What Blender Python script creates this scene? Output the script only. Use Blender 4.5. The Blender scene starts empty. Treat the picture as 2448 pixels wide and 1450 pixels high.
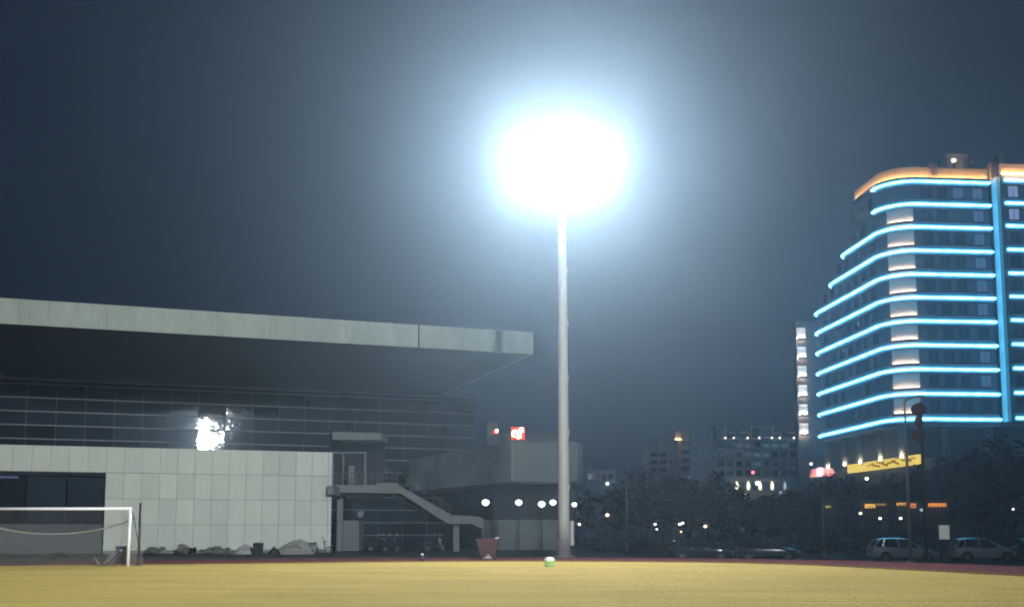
import bpy, math, random
from mathutils import Vector, Matrix

# ------------------------------------------------------------------ camera, sky, exposure
scene = bpy.context.scene
col = scene.collection
R = math.radians
F, PX, PY, PITCH, CAMZ = 2510.0, 1224.0, 999.0, R(6.0), 1.6
cam_data = bpy.data.cameras.new('camera')
cam_data.sensor_width = 36.0
cam_data.lens = F / 2448.0 * 36.0
cam_data.shift_y = (PY - 725.0) / 2448.0
cam_data.clip_start = 0.1
cam_data.clip_end = 2000.0
cam = bpy.data.objects.new('camera', cam_data)
cam.location = (0, 0, CAMZ)
cam.rotation_euler = (R(90) + PITCH, 0, 0)
col.objects.link(cam)
scene.camera = cam

world = bpy.data.worlds.new('World')
scene.world = world
world.use_nodes = True
bg = world.node_tree.nodes['Background']
bg.inputs['Color'].default_value = (0.16, 0.42, 1.0, 1)      # clear night sky over a lit town
bg.inputs['Strength'].default_value = 0.024

vs = scene.view_settings
vs.view_transform = 'Standard'
vs.look = 'None'
vs.gamma = 1.0
vs.use_curve_mapping = False
vs.exposure = 0.0
cy = scene.cycles
cy.max_bounces = 5
cy.diffuse_bounces = 3
cy.glossy_bounces = 3
cy.transmission_bounces = 3
cy.transparent_max_bounces = 6
cy.volume_bounces = 0
cy.sample_clamp_indirect = 4.0
cy.use_denoising = True
cy.use_light_tree = True
cy.filter_width = 1.9          # soft phone-camera sharpness

HAZE_DENSITY = 0.00126
HAZE_G = 0.80
LENS_NEAR = 1500.0          # luminous lens of the mast in view
LENS_FAR = 150.0           # luminous lens of the mast behind the camera
BEAM_FAR = 420000.0   # its beam, in watts

# ------------------------------------------------------------------ helpers
def W(px, py, D):
    """world point on the sight line of a photo pixel at ground distance D"""
    a = (px - PX) / F
    b = (PY - py) / F
    y = math.cos(PITCH) - b * math.sin(PITCH)
    z = math.sin(PITCH) + b * math.cos(PITCH)
    return Vector((a / y * D, D, CAMZ + z / y * D))

def GR(px, py, zg=0.0):
    a = (px - PX) / F
    b = (PY - py) / F
    y = math.cos(PITCH) - b * math.sin(PITCH)
    z = math.sin(PITCH) + b * math.cos(PITCH)
    t = (zg - CAMZ) / z
    return Vector((a * t, y * t, zg))

_mats = {}
def mat(name, color, rough=0.7, metal=0.0, var=0.12, scale=1.5, rnd=0.0, bump=0.0, bscale=40.0, emit=None, estr=0.0, spec=0.5, stretch=None):
    if name in _mats:
        return _mats[name]
    m = bpy.data.materials.new(name)
    m.use_nodes = True
    nt = m.node_tree
    b = nt.nodes['Principled BSDF']
    b.inputs['Roughness'].default_value = rough
    b.inputs['Metallic'].default_value = metal
    b.inputs['Specular IOR Level'].default_value = spec
    b.inputs['Base Color'].default_value = (*color, 1)
    if emit is not None:
        b.inputs['Emission Color'].default_value = (*emit, 1)
        b.inputs['Emission Strength'].default_value = estr
    if var > 0 or rnd > 0:
        geo = nt.nodes.new('ShaderNodeNewGeometry')
        src = geo.outputs['Position']
        if stretch:
            mp = nt.nodes.new('ShaderNodeMapping')
            mp.inputs['Scale'].default_value = stretch
            nt.links.new(src, mp.inputs['Vector'])
            src = mp.outputs['Vector']
        n1 = nt.nodes.new('ShaderNodeTexNoise')
        n1.inputs['Scale'].default_value = scale
        n1.inputs['Detail'].default_value = 8
        n1.inputs['Roughness'].default_value = 0.65
        nt.links.new(src, n1.inputs['Vector'])
        mr = nt.nodes.new('ShaderNodeMapRange')
        mr.inputs['From Min'].default_value = 0.25
        mr.inputs['From Max'].default_value = 0.75
        mr.inputs['To Min'].default_value = 1 - var
        mr.inputs['To Max'].default_value = 1 + var
        nt.links.new(n1.outputs['Fac'], mr.inputs['Value'])
        fac = mr.outputs['Result']
        if rnd > 0:
            oi = nt.nodes.new('ShaderNodeObjectInfo')
            m2 = nt.nodes.new('ShaderNodeMapRange')
            m2.inputs['To Min'].default_value = 1 - rnd
            m2.inputs['To Max'].default_value = 1 + rnd
            nt.links.new(oi.outputs['Random'], m2.inputs['Value'])
            mu = nt.nodes.new('ShaderNodeMath')
            mu.operation = 'MULTIPLY'
            nt.links.new(fac, mu.inputs[0])
            nt.links.new(m2.outputs['Result'], mu.inputs[1])
            fac = mu.outputs['Value']
        vm = nt.nodes.new('ShaderNodeVectorMath')
        vm.operation = 'SCALE'
        vm.inputs[0].default_value = color
        nt.links.new(fac, vm.inputs['Scale'])
        nt.links.new(vm.outputs['Vector'], b.inputs['Base Color'])
    if bump > 0:
        geo2 = nt.nodes.new('ShaderNodeNewGeometry')
        n2 = nt.nodes.new('ShaderNodeTexNoise')
        n2.inputs['Scale'].default_value = bscale
        n2.inputs['Detail'].default_value = 6
        nt.links.new(geo2.outputs['Position'], n2.inputs['Vector'])
        bp = nt.nodes.new('ShaderNodeBump')
        bp.inputs['Strength'].default_value = bump
        bp.inputs['Distance'].default_value = 0.05
        nt.links.new(n2.outputs['Fac'], bp.inputs['Height'])
        nt.links.new(bp.outputs['Normal'], b.inputs['Normal'])
    _mats[name] = m
    return m

def lamp_mat(name, color, strength):
    return mat(name, (0.8, 0.8, 0.8), 0.4, var=0, emit=color, estr=strength)

def tag(o, label=None, cat=None, group=None, kind=None):
    if label: o['label'] = label
    if cat: o['category'] = cat
    if group: o['group'] = group
    if kind: o['kind'] = kind
    return o

def base_of(o):
    v = Vector((0, 0, 0))
    while o is not None:
        v += o.location
        o = o.parent
    return v

def thing(name, loc, label, cat, group=None):
    o = bpy.data.objects.new(name, None)
    o.empty_display_size = 0.3
    o.location = loc
    col.objects.link(o)
    return tag(o, label, cat, group)

class MB:
    def __init__(self):
        self.v = []
        self.f = []
    def add(self, vs, fs):
        n = len(self.v)
        self.v += [Vector(p) for p in vs]
        self.f += [[i + n for i in f] for f in fs]
        return self
    def hexa(self, p):      # 8 points: 4 bottom ccw, 4 top ccw
        return self.add(p, [(3, 2, 1, 0), (4, 5, 6, 7), (0, 1, 5, 4), (1, 2, 6, 5), (2, 3, 7, 6), (3, 0, 4, 7)])
    def box(self, c, s, rz=0.0, axes=None):
        c = Vector(c)
        if axes is None:
            ca, sa = math.cos(rz), math.sin(rz)
            ax, ay, az = Vector((ca, sa, 0)), Vector((-sa, ca, 0)), Vector((0, 0, 1))
        else:
            ax, ay, az = axes
        ax, ay, az = ax * s[0] / 2, ay * s[1] / 2, az * s[2] / 2
        return self.hexa([c - ax - ay - az, c + ax - ay - az, c + ax + ay - az, c - ax + ay - az,
                          c - ax - ay + az, c + ax - ay + az, c + ax + ay + az, c - ax + ay + az])
    def bar(self, a, b, w, h=None):       # square bar from a to b
        a, b = Vector(a), Vector(b)
        h = w if h is None else h
        d = (b - a).normalized()
        up = Vector((0, 0, 1)) if abs(d.z) < 0.95 else Vector((0, 1, 0))
        s = d.cross(up).normalized()
        u = s.cross(d).normalized()
        s, u = s * w / 2, u * h / 2
        return self.hexa([a - s - u, a + s - u, b + s - u, b - s - u, a - s + u, a + s + u, b + s + u, b - s + u])
    def tube(self, pts, rad, n=10, cap=True):
        pts = [Vector(p) for p in pts]
        if not isinstance(rad, (list, tuple)): rad = [rad] * len(pts)
        vs, fs = [], []
        for i, p in enumerate(pts):
            d = (pts[min(i + 1, len(pts) - 1)] - pts[max(i - 1, 0)]).normalized()
            up = Vector((0, 0, 1)) if abs(d.z) < 0.9 else Vector((0, 1, 0))
            s = d.cross(up).normalized()
            u = s.cross(d).normalized()
            for k in range(n):
                a = 2 * math.pi * k / n
                vs.append(p + (s * math.cos(a) + u * math.sin(a)) * rad[i])
        for i in range(len(pts) - 1):
            for k in range(n):
                fs.append((i * n + k, i * n + (k + 1) % n, (i + 1) * n + (k + 1) % n, (i + 1) * n + k))
        if cap:
            fs.append(tuple(range(n - 1, -1, -1)))
            m = (len(pts) - 1) * n
            fs.append(tuple(m + k for k in range(n)))
        return self.add(vs, fs)
    def lathe(self, c, prof, n=16, axis='z'):     # prof: (radius, height)
        c = Vector(c)
        vs, fs = [], []
        for r, h in prof:
            for k in range(n):
                a = 2 * math.pi * k / n
                x, y = r * math.cos(a), r * math.sin(a)
                vs.append(c + (Vector((x, y, h)) if axis == 'z' else Vector((x, h, y)) if axis == 'y' else Vector((h, x, y))))
        for i in range(len(prof) - 1):
            for k in range(n):
                fs.append((i * n + k, i * n + (k + 1) % n, (i + 1) * n + (k + 1) % n, (i + 1) * n + k))
        fs.append(tuple(range(n - 1, -1, -1)))
        m = (len(prof) - 1) * n
        fs.append(tuple(m + k for k in range(n)))
        return self.add(vs, fs)
    def sphere(self, c, r, n=12, m=8, sz=1.0):
        return self.lathe(c, [(max(r * math.sin(math.pi * i / m), 0.001), -r * sz * math.cos(math.pi * i / m)) for i in range(m + 1)], n)
    def slab(self, inner, outer, z0, z1):    # closed band between two polylines (same count)
        n = len(inner)
        vs = [(*p, z0) for p in inner] + [(*p, z0) for p in outer] + [(*p, z1) for p in inner] + [(*p, z1) for p in outer]
        fs = []
        for i in range(n - 1):
            a, b = i, i + 1
            fs += [(a, b, n + b, n + a), (2 * n + a, 3 * n + a, 3 * n + b, 2 * n + b),
                   (n + a, n + b, 3 * n + b, 3 * n + a), (b, a, 2 * n + a, 2 * n + b)]
        fs += [(0, n, 3 * n, 2 * n), (n - 1, 3 * n - 1, 4 * n - 1, 2 * n - 1)]
        return self.add(vs, fs)
    def prism(self, pts, z0, z1):            # extruded plan polygon (ccw)
        n = len(pts)
        vs = [(p[0], p[1], z0) for p in pts] + [(p[0], p[1], z1) for p in pts]
        fs = [tuple(range(n - 1, -1, -1)), tuple(range(n, 2 * n))]
        for i in range(n):
            j = (i + 1) % n
            fs.append((i, j, n + j, n + i))
        return self.add(vs, fs)
    def mesh(self, name, off=Vector((0, 0, 0)), smooth=False):
        me = bpy.data.meshes.new(name)
        me.from_pydata([tuple(p - off) for p in self.v], [], self.f)
        if smooth:
            me.polygons.foreach_set('use_smooth', [True] * len(me.polygons))
        me.update()
        return me
    def build(self, name, m, parent=None, smooth=False, bevel=0.0):
        if parent is not None:
            off = base_of(parent)
        else:
            xs = [p.x for p in self.v]; ys = [p.y for p in self.v]; zs = [p.z for p in self.v]
            off = Vector(((min(xs) + max(xs)) / 2, (min(ys) + max(ys)) / 2, min(zs)))
        me = self.mesh(name, off, smooth)
        me.materials.append(m)
        o = bpy.data.objects.new(name, me)
        if parent is not None:
            o.parent = parent
        else:
            o.location = off
        col.objects.link(o)
        if bevel > 0:
            bv = o.modifiers.new('bevel', 'BEVEL')
            bv.width = bevel
            bv.segments = 2
            bv.limit_method = 'ANGLE'
        return o

def piece(name, me, parent, pos, rot=(0, 0, 0), scale=(1, 1, 1)):   # shares mesh data
    o = bpy.data.objects.new(name, me)
    o.parent = parent
    o.location = Vector(pos) - base_of(parent)
    o.rotation_euler = rot
    o.scale = scale
    col.objects.link(o)
    return o

def copy_tree(o, parent=None):
    c = o.copy()
    col.objects.link(c)
    c.parent = parent
    for ch in list(o.children):
        copy_tree(ch, c)
    return c

def sm(t):
    t = max(0.0, min(1.0, t))
    return t * t * (3 - 2 * t)

# ------------------------------------------------------------------ materials
M = {}
M['turf'] = mat('turf', (0.39, 0.302, 0.090), 0.95, var=0.21, scale=0.30, spec=0.05, stretch=(0.5, 1.5, 1))
M['track'] = mat('track_rubber', (0.092, 0.021, 0.019), 0.85, var=0.2, scale=1.2, bump=0.3, bscale=60, spec=0.2)
M['asphalt'] = mat('asphalt', (0.055, 0.055, 0.055), 0.9, var=0.35, scale=0.5, bump=0.5, bscale=15, spec=0.2)
M['panel'] = mat('stone_panel', (0.485, 0.52, 0.445), 0.6, var=0.07, scale=1.0, rnd=0.07, spec=0.3, stretch=(1.3, 1.3, 0.22))
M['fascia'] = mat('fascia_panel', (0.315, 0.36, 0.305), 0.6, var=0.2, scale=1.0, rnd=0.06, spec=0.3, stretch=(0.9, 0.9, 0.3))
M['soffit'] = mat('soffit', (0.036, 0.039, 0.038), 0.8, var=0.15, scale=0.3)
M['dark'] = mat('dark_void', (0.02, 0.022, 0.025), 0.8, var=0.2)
M['glass'] = mat('dark_glass', (0.012, 0.018, 0.025), 0.03, var=0.3, scale=0.3, rnd=0.3, bump=0.10, bscale=1.3)
M['mullion'] = mat('mullion_metal', (0.15, 0.18, 0.205), 0.5, metal=0.0, var=0.2, scale=1.5)
M['mullion_dk'] = mat('mullion_dark', (0.05, 0.06, 0.07), 0.5, var=0.2)
M['concrete'] = mat('concrete', (0.165, 0.175, 0.155), 0.85, var=0.15, scale=1.2, bump=0.2)
M['concrete_dk'] = mat('concrete_weathered', (0.16, 0.18, 0.18), 0.85, var=0.25, scale=0.6, bump=0.2)
M['clad'] = mat('grey_cladding', (0.095, 0.118, 0.12), 0.55, var=0.15, scale=0.4, rnd=0.12)
M['galv'] = mat('galvanised_steel', (0.53, 0.53, 0.48), 0.5, metal=0.0, var=0.07, scale=3)
M['galv_dk'] = mat('stained_steel', (0.20, 0.18, 0.18), 0.7, var=0.45, scale=4)
M['white'] = mat('white_paint', (0.8, 0.8, 0.8), 0.4, var=0.05, scale=2)
M['black'] = mat('black_paint', (0.015, 0.016, 0.017), 0.5, var=0.2)
M['rubber'] = mat('rubber', (0.02, 0.02, 0.02), 0.8, var=0.2)
M['net'] = mat('net_cord', (0.26, 0.26, 0.24), 0.8, var=0.2)
M['housing'] = mat('lamp_housing', (0.25, 0.25, 0.26), 0.5, var=0.1)
M['lens_near'] = lamp_mat('flood_lens', (0.95, 0.965, 1.0), LENS_NEAR)
M['lens_far'] = lamp_mat('flood_lens_far', (0.90, 0.97, 1.0), LENS_FAR)
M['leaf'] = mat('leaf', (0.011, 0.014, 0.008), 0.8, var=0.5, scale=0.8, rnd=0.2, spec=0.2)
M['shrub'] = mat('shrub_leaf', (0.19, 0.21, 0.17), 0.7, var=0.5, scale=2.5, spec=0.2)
M['bark'] = mat('bark', (0.07, 0.055, 0.045), 0.9, var=0.4, scale=6, bump=0.5)
M['hotel_wall'] = mat('hotel_wall', (0.075, 0.092, 0.12), 0.7, var=0.12, scale=0.5)
M['hotel_dark'] = mat('hotel_podium_wall', (0.06, 0.065, 0.07), 0.7, var=0.25, scale=0.5)
M['hotel_fascia'] = mat('hotel_fascia', (0.17, 0.19, 0.21), 0.6, var=0.08)
M['cream'] = mat('cream_stone', (0.62, 0.50, 0.40), 0.8, var=0.1, scale=1.0)
M['paleplaster'] = mat('pale_plaster', (0.66, 0.60, 0.55), 0.8, var=0.06, scale=1.0)
M['led'] = lamp_mat('led_cyan', (0.10, 0.56, 1.0), 12.0)
def uneven(m, lo, hi, scale):
    nt = m.node_tree
    geo = nt.nodes.new('ShaderNodeNewGeometry'); nz = nt.nodes.new('ShaderNodeTexNoise'); mr = nt.nodes.new('ShaderNodeMapRange')
    nz.inputs['Scale'].default_value = scale; nz.inputs['Detail'].default_value = 3
    mr.inputs['From Min'].default_value = 0.3; mr.inputs['From Max'].default_value = 0.7
    mr.inputs['To Min'].default_value = lo; mr.inputs['To Max'].default_value = hi
    nt.links.new(geo.outputs['Position'], nz.inputs['Vector']); nt.links.new(nz.outputs['Fac'], mr.inputs['Value'])
    nt.links.new(mr.outputs['Result'], nt.nodes['Principled BSDF'].inputs['Emission Strength'])
uneven(M['led'], 7.0, 15.0, 0.9)
M['led_col'] = lamp_mat('led_column', (0.03, 0.40, 0.66), 0.30)
M['amber'] = lamp_mat('amber_strip', (1.0, 0.56, 0.20), 62.0)
M['warm'] = lamp_mat('warm_uplight', (1.0, 0.80, 0.58), 14.0)
M['warm_s'] = lamp_mat('warm_spot', (1.0, 0.84, 0.6), 260.0)
M['warm_c'] = lamp_mat('warm_corner', (1.0, 0.80, 0.62), 42.0)
M['warm_w'] = lamp_mat('warm_wing', (1.0, 0.80, 0.60), 110.0)
M['globe'] = lamp_mat('white_globe', (0.85, 0.88, 1.0), 5.0)
M['globe_y'] = lamp_mat('yellow_globe', (1.0, 0.86, 0.5), 6.0)
M['globe_o'] = lamp_mat('orange_globe', (1.0, 0.62, 0.35), 4.0)
M['globe_dim'] = lamp_mat('dim_globe', (0.6, 0.7, 0.75), 0.8)
M['red_lamp'] = lamp_mat('red_lamp', (1.0, 0.2, 0.25), 2.5)
M['apart'] = mat('apartment_render', (0.66, 0.72, 0.75), 0.8, var=0.15, scale=0.3)
M['apart_dk'] = mat('apartment_render_dark', (0.36, 0.33, 0.33), 0.8, var=0.2, scale=0.3)

# ------------------------------------------------------------------ ground, field, track
BD = [(-60, -40), (-56, 0), (-46, 24), (-36, 36), (-28, 41.6), (-21.4, 44.6), (-15, 46.8), (-8.4, 49.8), (-4, 51.3), (0.5, 52.0), (5, 51.6), (9, 50.2),
      (12.4, 47.6), (15.1, 41.6), (17.3, 35.6), (19, 28), (20.4, 16), (21, 0), (21, -40)]
def smooth_path(p, n=8):
    out = []
    for i in range(len(p) - 1):
        p0, p1, p2, p3 = p[max(i - 1, 0)], p[i], p[i + 1], p[min(i + 2, len(p) - 1)]
        for k in range(n):
            t = k / n
            out.append(tuple(0.5 * (2 * p1[j] + (p2[j] - p0[j]) * t + (2 * p0[j] - 5 * p1[j] + 4 * p2[j] - p3[j]) * t * t
                                    + (3 * p1[j] - p0[j] - 3 * p2[j] + p3[j]) * t ** 3) for j in (0, 1)))
    out.append(p[-1])
    return out
EDGE = smooth_path(BD)
def offset_path(path, d):
    out = []
    for i, p in enumerate(path):
        a, b = path[max(i - 1, 0)], path[min(i + 1, len(path) - 1)]
        tx, ty = b[0] - a[0], b[1] - a[1]
        l = math.hypot(tx, ty)
        out.append((p[0] - ty / l * d, p[1] + tx / l * d))
    return out
TRACKW = 7.6
OUTER = offset_path(EDGE, TRACKW)
def inside(x, y):
    c = False
    n = len(EDGE)
    for i in range(n):
        x1, y1 = EDGE[i]
        x2, y2 = EDGE[(i + 1) % n]
        if (y1 > y) != (y2 > y) and x < (x2 - x1) * (y - y1) / (y2 - y1) + x1:
            c = not c
    return c
def edge_dist(x, y):
    if inside(x, y): return 0.0
    best = 1e9
    for i in range(len(EDGE) - 1):
        x1, y1 = EDGE[i]; x2, y2 = EDGE[i + 1]
        dx, dy = x2 - x1, y2 - y1
        t = max(0, min(1, ((x - x1) * dx + (y - y1) * dy) / (dx * dx + dy * dy)))
        best = min(best, math.hypot(x - x1 - dx * t, y - y1 - dy * t))
    return best
def gz(x, y):
    if y < -20: return -0.04
    return -0.04 - 0.52 * sm((edge_dist(x, y) - TRACKW - 0.6) / 4.0) * sm((x - 5) / 6.0)

xs = [-330, -230, -150, -100] + [-70 + 3 * i for i in range(50)] + [100, 150, 230, 330]
ys = [-110, -70, -40, -10, 10, 22] + [30 + 2.5 * i for i in range(33)] + [130, 160, 200, 250, 310, 380]
g = MB()
vs_, fs_ = [], []
for y in ys:
    for x in xs:
        vs_.append((x, y, gz(x, y)))
nx = len(xs)
for j in range(len(ys) - 1):
    for i in range(nx - 1):
        fs_.append((j * nx + i, j * nx + i + 1, (j + 1) * nx + i + 1, (j + 1) * nx + i))
g.add(vs_, fs_)
tag(g.build('ground', M['asphalt'], smooth=True), 'dark ground around the sports field', kind='structure')

t_ = MB()
n = len(EDGE)
t_.add([(*p, 0.0) for p in offset_path(EDGE, -0.3)] + [(*p, 0.0) for p in OUTER], [(i + 1, i, n + i, n + i + 1) for i in range(n - 1)])
tag(t_.build('running_track', M['track']), 'dark red running track curving round the turf', kind='structure')
f_ = MB()
f_.add([(*p, 0.006) for p in EDGE], [tuple(range(n - 1, -1, -1))])
field = tag(f_.build('playing_field', M['turf']), 'floodlit yellow-green turf of the playing field', kind='structure')

# short grass standing up along the sheet, so that the turf has a real nap
random.seed(5)
gb = MB()
gv, gf = [], []
def blade(x, y, h):
    a = random.uniform(0, math.pi)
    w = random.uniform(0.006, 0.012)
    dx, dy = math.cos(a) * w, math.sin(a) * w
    lx, ly = random.uniform(-.02, .02), random.uniform(-.02, .02)
    k = len(gv)
    gv.extend([(x - dx, y - dy, 0.004), (x + dx, y + dy, 0.004), (x + lx, y + ly, h)])
    gf.append((k, k + 1, k + 2))
cnt = 0
while cnt < 60000:
    y = 20.5 + 32 * random.random() ** 1.3
    x = random.uniform(-0.50, 0.50) * y * 1.02
    if inside(x, y):
        blade(x, y, random.uniform(0.008, 0.026)); cnt += 1
for i in range(len(EDGE) - 1):
    (x1, y1), (x2, y2) = EDGE[i], EDGE[i + 1]
    if max(y1, y2) < 25: continue
    for k in range(260):
        t = random.random()
        q = random.gauss(0, 0.08)
        blade(x1 + (x2 - x1) * t + q, y1 + (y2 - y1) * t + q, random.uniform(0.03, 0.08))
gb.add(gv, gf)
tag(gb.build('grass', M['turf']), 'short yellow-green grass of the floodlit field', 'grass', kind='stuff')

# ------------------------------------------------------------------ sports hall (left)
VPX = 8500.0
du = Vector(((VPX - PX) / F, 1, 0)).normalized()      # along the hall front
dn = Vector((du.y, -du.x, 0))                           # out of the front, towards the camera
RZ = math.atan2(du.y, du.x)
AX = (du, -dn, Vector((0, 0, 1)))
def on_line(P0, px):       # point on a plan line through P0 along du that is seen at photo column px
    a = (px - PX) / F * 1.0
    # x = a*y/cy ; cy ~ cos - b sin at horizon level
    k = a / (math.cos(PITCH) + math.tan(PITCH) * math.sin(PITCH))
    s = (k * P0.y - P0.x) / (du.x - k * du.y)
    return P0 + du * s

hall = thing('sports_hall', (-20, 80, 0), 'big sports hall with pale panelled front block, dark glazing and wide overhanging roof', 'building')
# front block
wall_end = W(793, 1200, 72.0); wall_end.z = 0
wl = on_line(wall_end, -60)
top_z = W(793, 1080, 72.0).z
wlen = (wall_end - wl).length
row_h = 1.655
base_z = top_z - 4 * row_h
pw = (on_line(wall_end, 782) - on_line(wall_end, 248)).length / 13.0
s_end = (wall_end - on_line(wall_end, 782)).length
op_r = -s_end - 13 * pw      # opening right edge (negative)
blk = MB()
def along(P, s, out, z):
    q = P + du * s + dn * out
    return Vector((q.x, q.y, z))
front = MB()
# backing wall in two pieces round the opening, plus lintel, roof, right return
front.box(along(wall_end, op_r / 2, -0.35, top_z / 2 - 0.02), (abs(op_r), 0.5, top_z - 0.04), axes=AX)
lint_z = base_z + 3 * row_h + 0.02
front.box(along(wall_end, (op_r - wlen) / 2, -0.35, (lint_z + top_z) / 2 - 0.02), (wlen + op_r - 0.01, 0.5, top_z - lint_z - 0.04), axes=AX)
front.box(along(wall_end, -wlen / 2, -6.6, top_z - 0.18), (wlen, 12.0, 0.3), axes=AX)
front.box(along(wall_end, -0.28, -6.4, top_z / 2 - 0.2), (0.5, 11.5, top_z - 0.4), axes=AX)
fb = front.build('front_block', M['concrete_dk'], hall)
pm = MB().box((0, 0, 0), (pw - 0.018, 0.09, row_h - 0.022)).mesh('wall_panel')
pm.materials.append(M['panel'])
random.seed(11)
pm_n = MB().box((0, 0, 0), (s_end - 0.03, 0.09, row_h - 0.022)).mesh('wall_panel'); pm_n.materials.append(M['panel'])
for r in range(4):
    piece('wall_panel', pm_n, fb, along(wall_end, -s_end / 2, -0.05, base_z + (r + 0.5) * row_h), (0, 0, RZ))
s = -s_end - pw / 2
while s > -wlen:
    for r in range(4):
        zc = base_z + (r + 0.5) * row_h
        if s < op_r and r < 3:
            continue
        p = along(wall_end, s, -0.05 + random.uniform(-0.008, 0.008), zc)
        piece('wall_panel', pm, fb, p, (random.gauss(0, 0.002), 0, RZ + random.gauss(0, 0.002)))
    s -= pw
# recess of the opening: back wall, low sill wall and glazing
ow = wlen + op_r
oc = op_r - ow / 2
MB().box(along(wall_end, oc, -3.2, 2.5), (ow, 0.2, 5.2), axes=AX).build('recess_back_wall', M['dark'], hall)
MB().box(along(wall_end, oc, -1.6, 0.95), (ow, 0.3, 1.9), axes=AX).build('recess_sill_wall', M['hotel_dark'], hall)
gp = MB().box((0, 0, 0), (2.3, 0.04, 3.0)).mesh('recess_pane'); gp.materials.append(M['glass'])
for i in range(4):
    piece('recess_pane', gp, hall, along(wall_end, op_r - 1.2 - i * 2.4, -1.7, 3.45), (0, 0, RZ))
pl = mat('violet_glint_glow', (0.02, 0.02, 0.04), 0.5, var=0, emit=(0.2, 0.14, 1.0), estr=0.07)
MB().box(along(wall_end, op_r - 6.2, -1.5, 4.86), (1.9, 0.10, 0.16), axes=AX).build('violet_glint', pl, hall)  # glowing bar standing in for a violet reflection in the opening, not a lamp

# canopy
can0 = W(0, 773, 67.0)
soff_z = can0.z
ctop_z = W(0, 712, 67.0).z
cp = Vector((can0.x, can0.y, 0))
c_l = on_line(cp, -140); c_r = on_line(cp, 1275)
clen = (c_r - c_l).length
gl0 = W(0, 897, 90.0); gpnt = Vector((gl0.x, gl0.y, 0))
depth_c = (cp - gpnt).dot(dn)
can = MB()
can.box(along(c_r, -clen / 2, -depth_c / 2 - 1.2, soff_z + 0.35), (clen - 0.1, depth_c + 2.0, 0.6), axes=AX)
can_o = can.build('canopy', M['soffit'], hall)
fw = 1.78
fm = MB().box((0, 0, 0), (fw - 0.012, 0.12, ctop_z - soff_z)).mesh('fascia_panel'); fm.materials.append(M['fascia'])
s = -fw / 2
i = 0
while s > -clen:
    gap = 0.09 if i >= 5 else 0.0
    p = along(c_r, s - gap, 0.0, (ctop_z + soff_z) / 2)
    piece('fascia_panel', fm, can_o, p, (0, 0, RZ))
    s -= fw; i += 1
fe = MB().box(along(c_r, -0.04, -depth_c / 2 - 1.2, (ctop_z + soff_z) / 2), (0.1, depth_c + 2.0, ctop_z - soff_z - 0.01), axes=AX)
fe.build('end_fascia', M['fascia'], can_o)

# curtain wall
g_r = on_line(gpnt, 1135); g_l = on_line(gpnt, -70)
glen = (g_r - g_l).length
cw = MB().box(along(g_r, -glen / 2, -0.5, soff_z / 2), (glen, 0.4, soff_z - 0.02), axes=AX).build('curtain_wall', M['dark'], hall)
MB().box(along(g_r, -0.2, -14, soff_z / 2), (0.4, 26.5, soff_z - 0.03), axes=AX).build('side_wall', M['concrete_dk'], hall)
pmh, pnw = 1.2, 2.4
pane = MB().box((0, 0, 0), (pnw - 0.07, 0.04, pmh - 0.09)).mesh('pane'); pane.materials.append(M['glass'])
ncol = int(glen / pnw)
nrow = int(soff_z / pmh)
random.seed(3)
z_top = soff_z - 0.62
for c in range(ncol + 1):
    sc = -pnw * (c + 0.5)
    if sc < -glen: break
    xw = along(g_r, sc, 0, 0).x
    for r in range(12):
        zc = z_top - pmh * (r + 0.5)
        if zc < 0.3: continue
        if zc < 7.4 and along(g_r, sc, 0, 0).x / along(g_r, sc, 0, 0).y < -0.235: continue
        piece('pane', pane, cw, along(g_r, sc, -0.24, zc), (random.gauss(0, 0.0035), 0, RZ + random.gauss(0, 0.003)))
for r in range(13):
    zc = z_top - pmh * r
    if zc < 0.1: break
    MB().box(along(g_r, -glen / 2, -0.17, zc), (glen, 0.12, 0.10), axes=AX).build('transom', M['mullion'], cw)
MB().box(along(g_r, -glen / 2, -0.12, soff_z - 0.16), (glen, 0.2, 0.26), axes=AX).build('head_rail', M['mullion'], cw)
for c in range(ncol + 1):
    MB().box(along(g_r, -pnw * c - 0.02, -0.215, z_top / 2), (0.05, 0.06, z_top - 0.1), axes=AX).build('mullion', M['mullion_dk'], cw)

# ------------------------------------------------------------------ outside staircase beside the hall
st = thing('outside_staircase', (-9, 75, 0), 'concrete outside staircase descending to the right beside the pale block', 'staircase')
DS = 74.0
def sp(px, py, D=DS): return W(px, py, D)
def panel_poly(mb, pts, D0, D1):
    """solid made from a photo outline at distance D0, thickness to D1 (world depth)"""
    a = [sp(x, y, D0) for x, y in pts]
    b = [p + Vector((0, D1 - D0, 0)) for p in a]
    n = len(a)
    mb.add(a + b, [tuple(range(n)), tuple(range(2 * n - 1, n - 1, -1))] + [(i + n, (i + 1) % n + n, (i + 1) % n, i) for i in range(n)])
    return mb
panel_poly(MB(), [(797, 1177), (900, 1177), (900, 1158), (797, 1158)], 74, 77.2).build('landing_slab', M['concrete'], st)
panel_poly(MB(), [(900.5, 1178), (956, 1178), (956, 1161), (945, 1153), (900.5, 1153)], 73.9, 77.2).build('landing_edge', M['concrete'], st)
panel_poly(MB(), [(956.5, 1177), (1071, 1251), (1078, 1229), (956.5, 1161)], 74, 74.25).build('stringer', M['concrete'], st)
panel_poly(MB(), [(956.5, 1177), (1071, 1251), (1078, 1229), (956.5, 1161)], 77.0, 77.25).build('stringer', M['concrete'], st)
panel_poly(MB(), [(1071.5, 1251), (1128, 1251), (1150, 1262), (1156, 1258), (1153, 1238), (1142, 1233), (1078.5, 1230)], 74.0, 77.2).build('lower_landing', M['concrete'], st)
panel_poly(MB(), [(783, 1182), (796.5, 1182), (796.5, 1160), (783, 1160)], 71.2, 77).build('landing_bracket', M['concrete_dk'], st)
a, b = sp(958, 1170, 74.3), sp(1072, 1244, 74.3)
ns = 16
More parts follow.
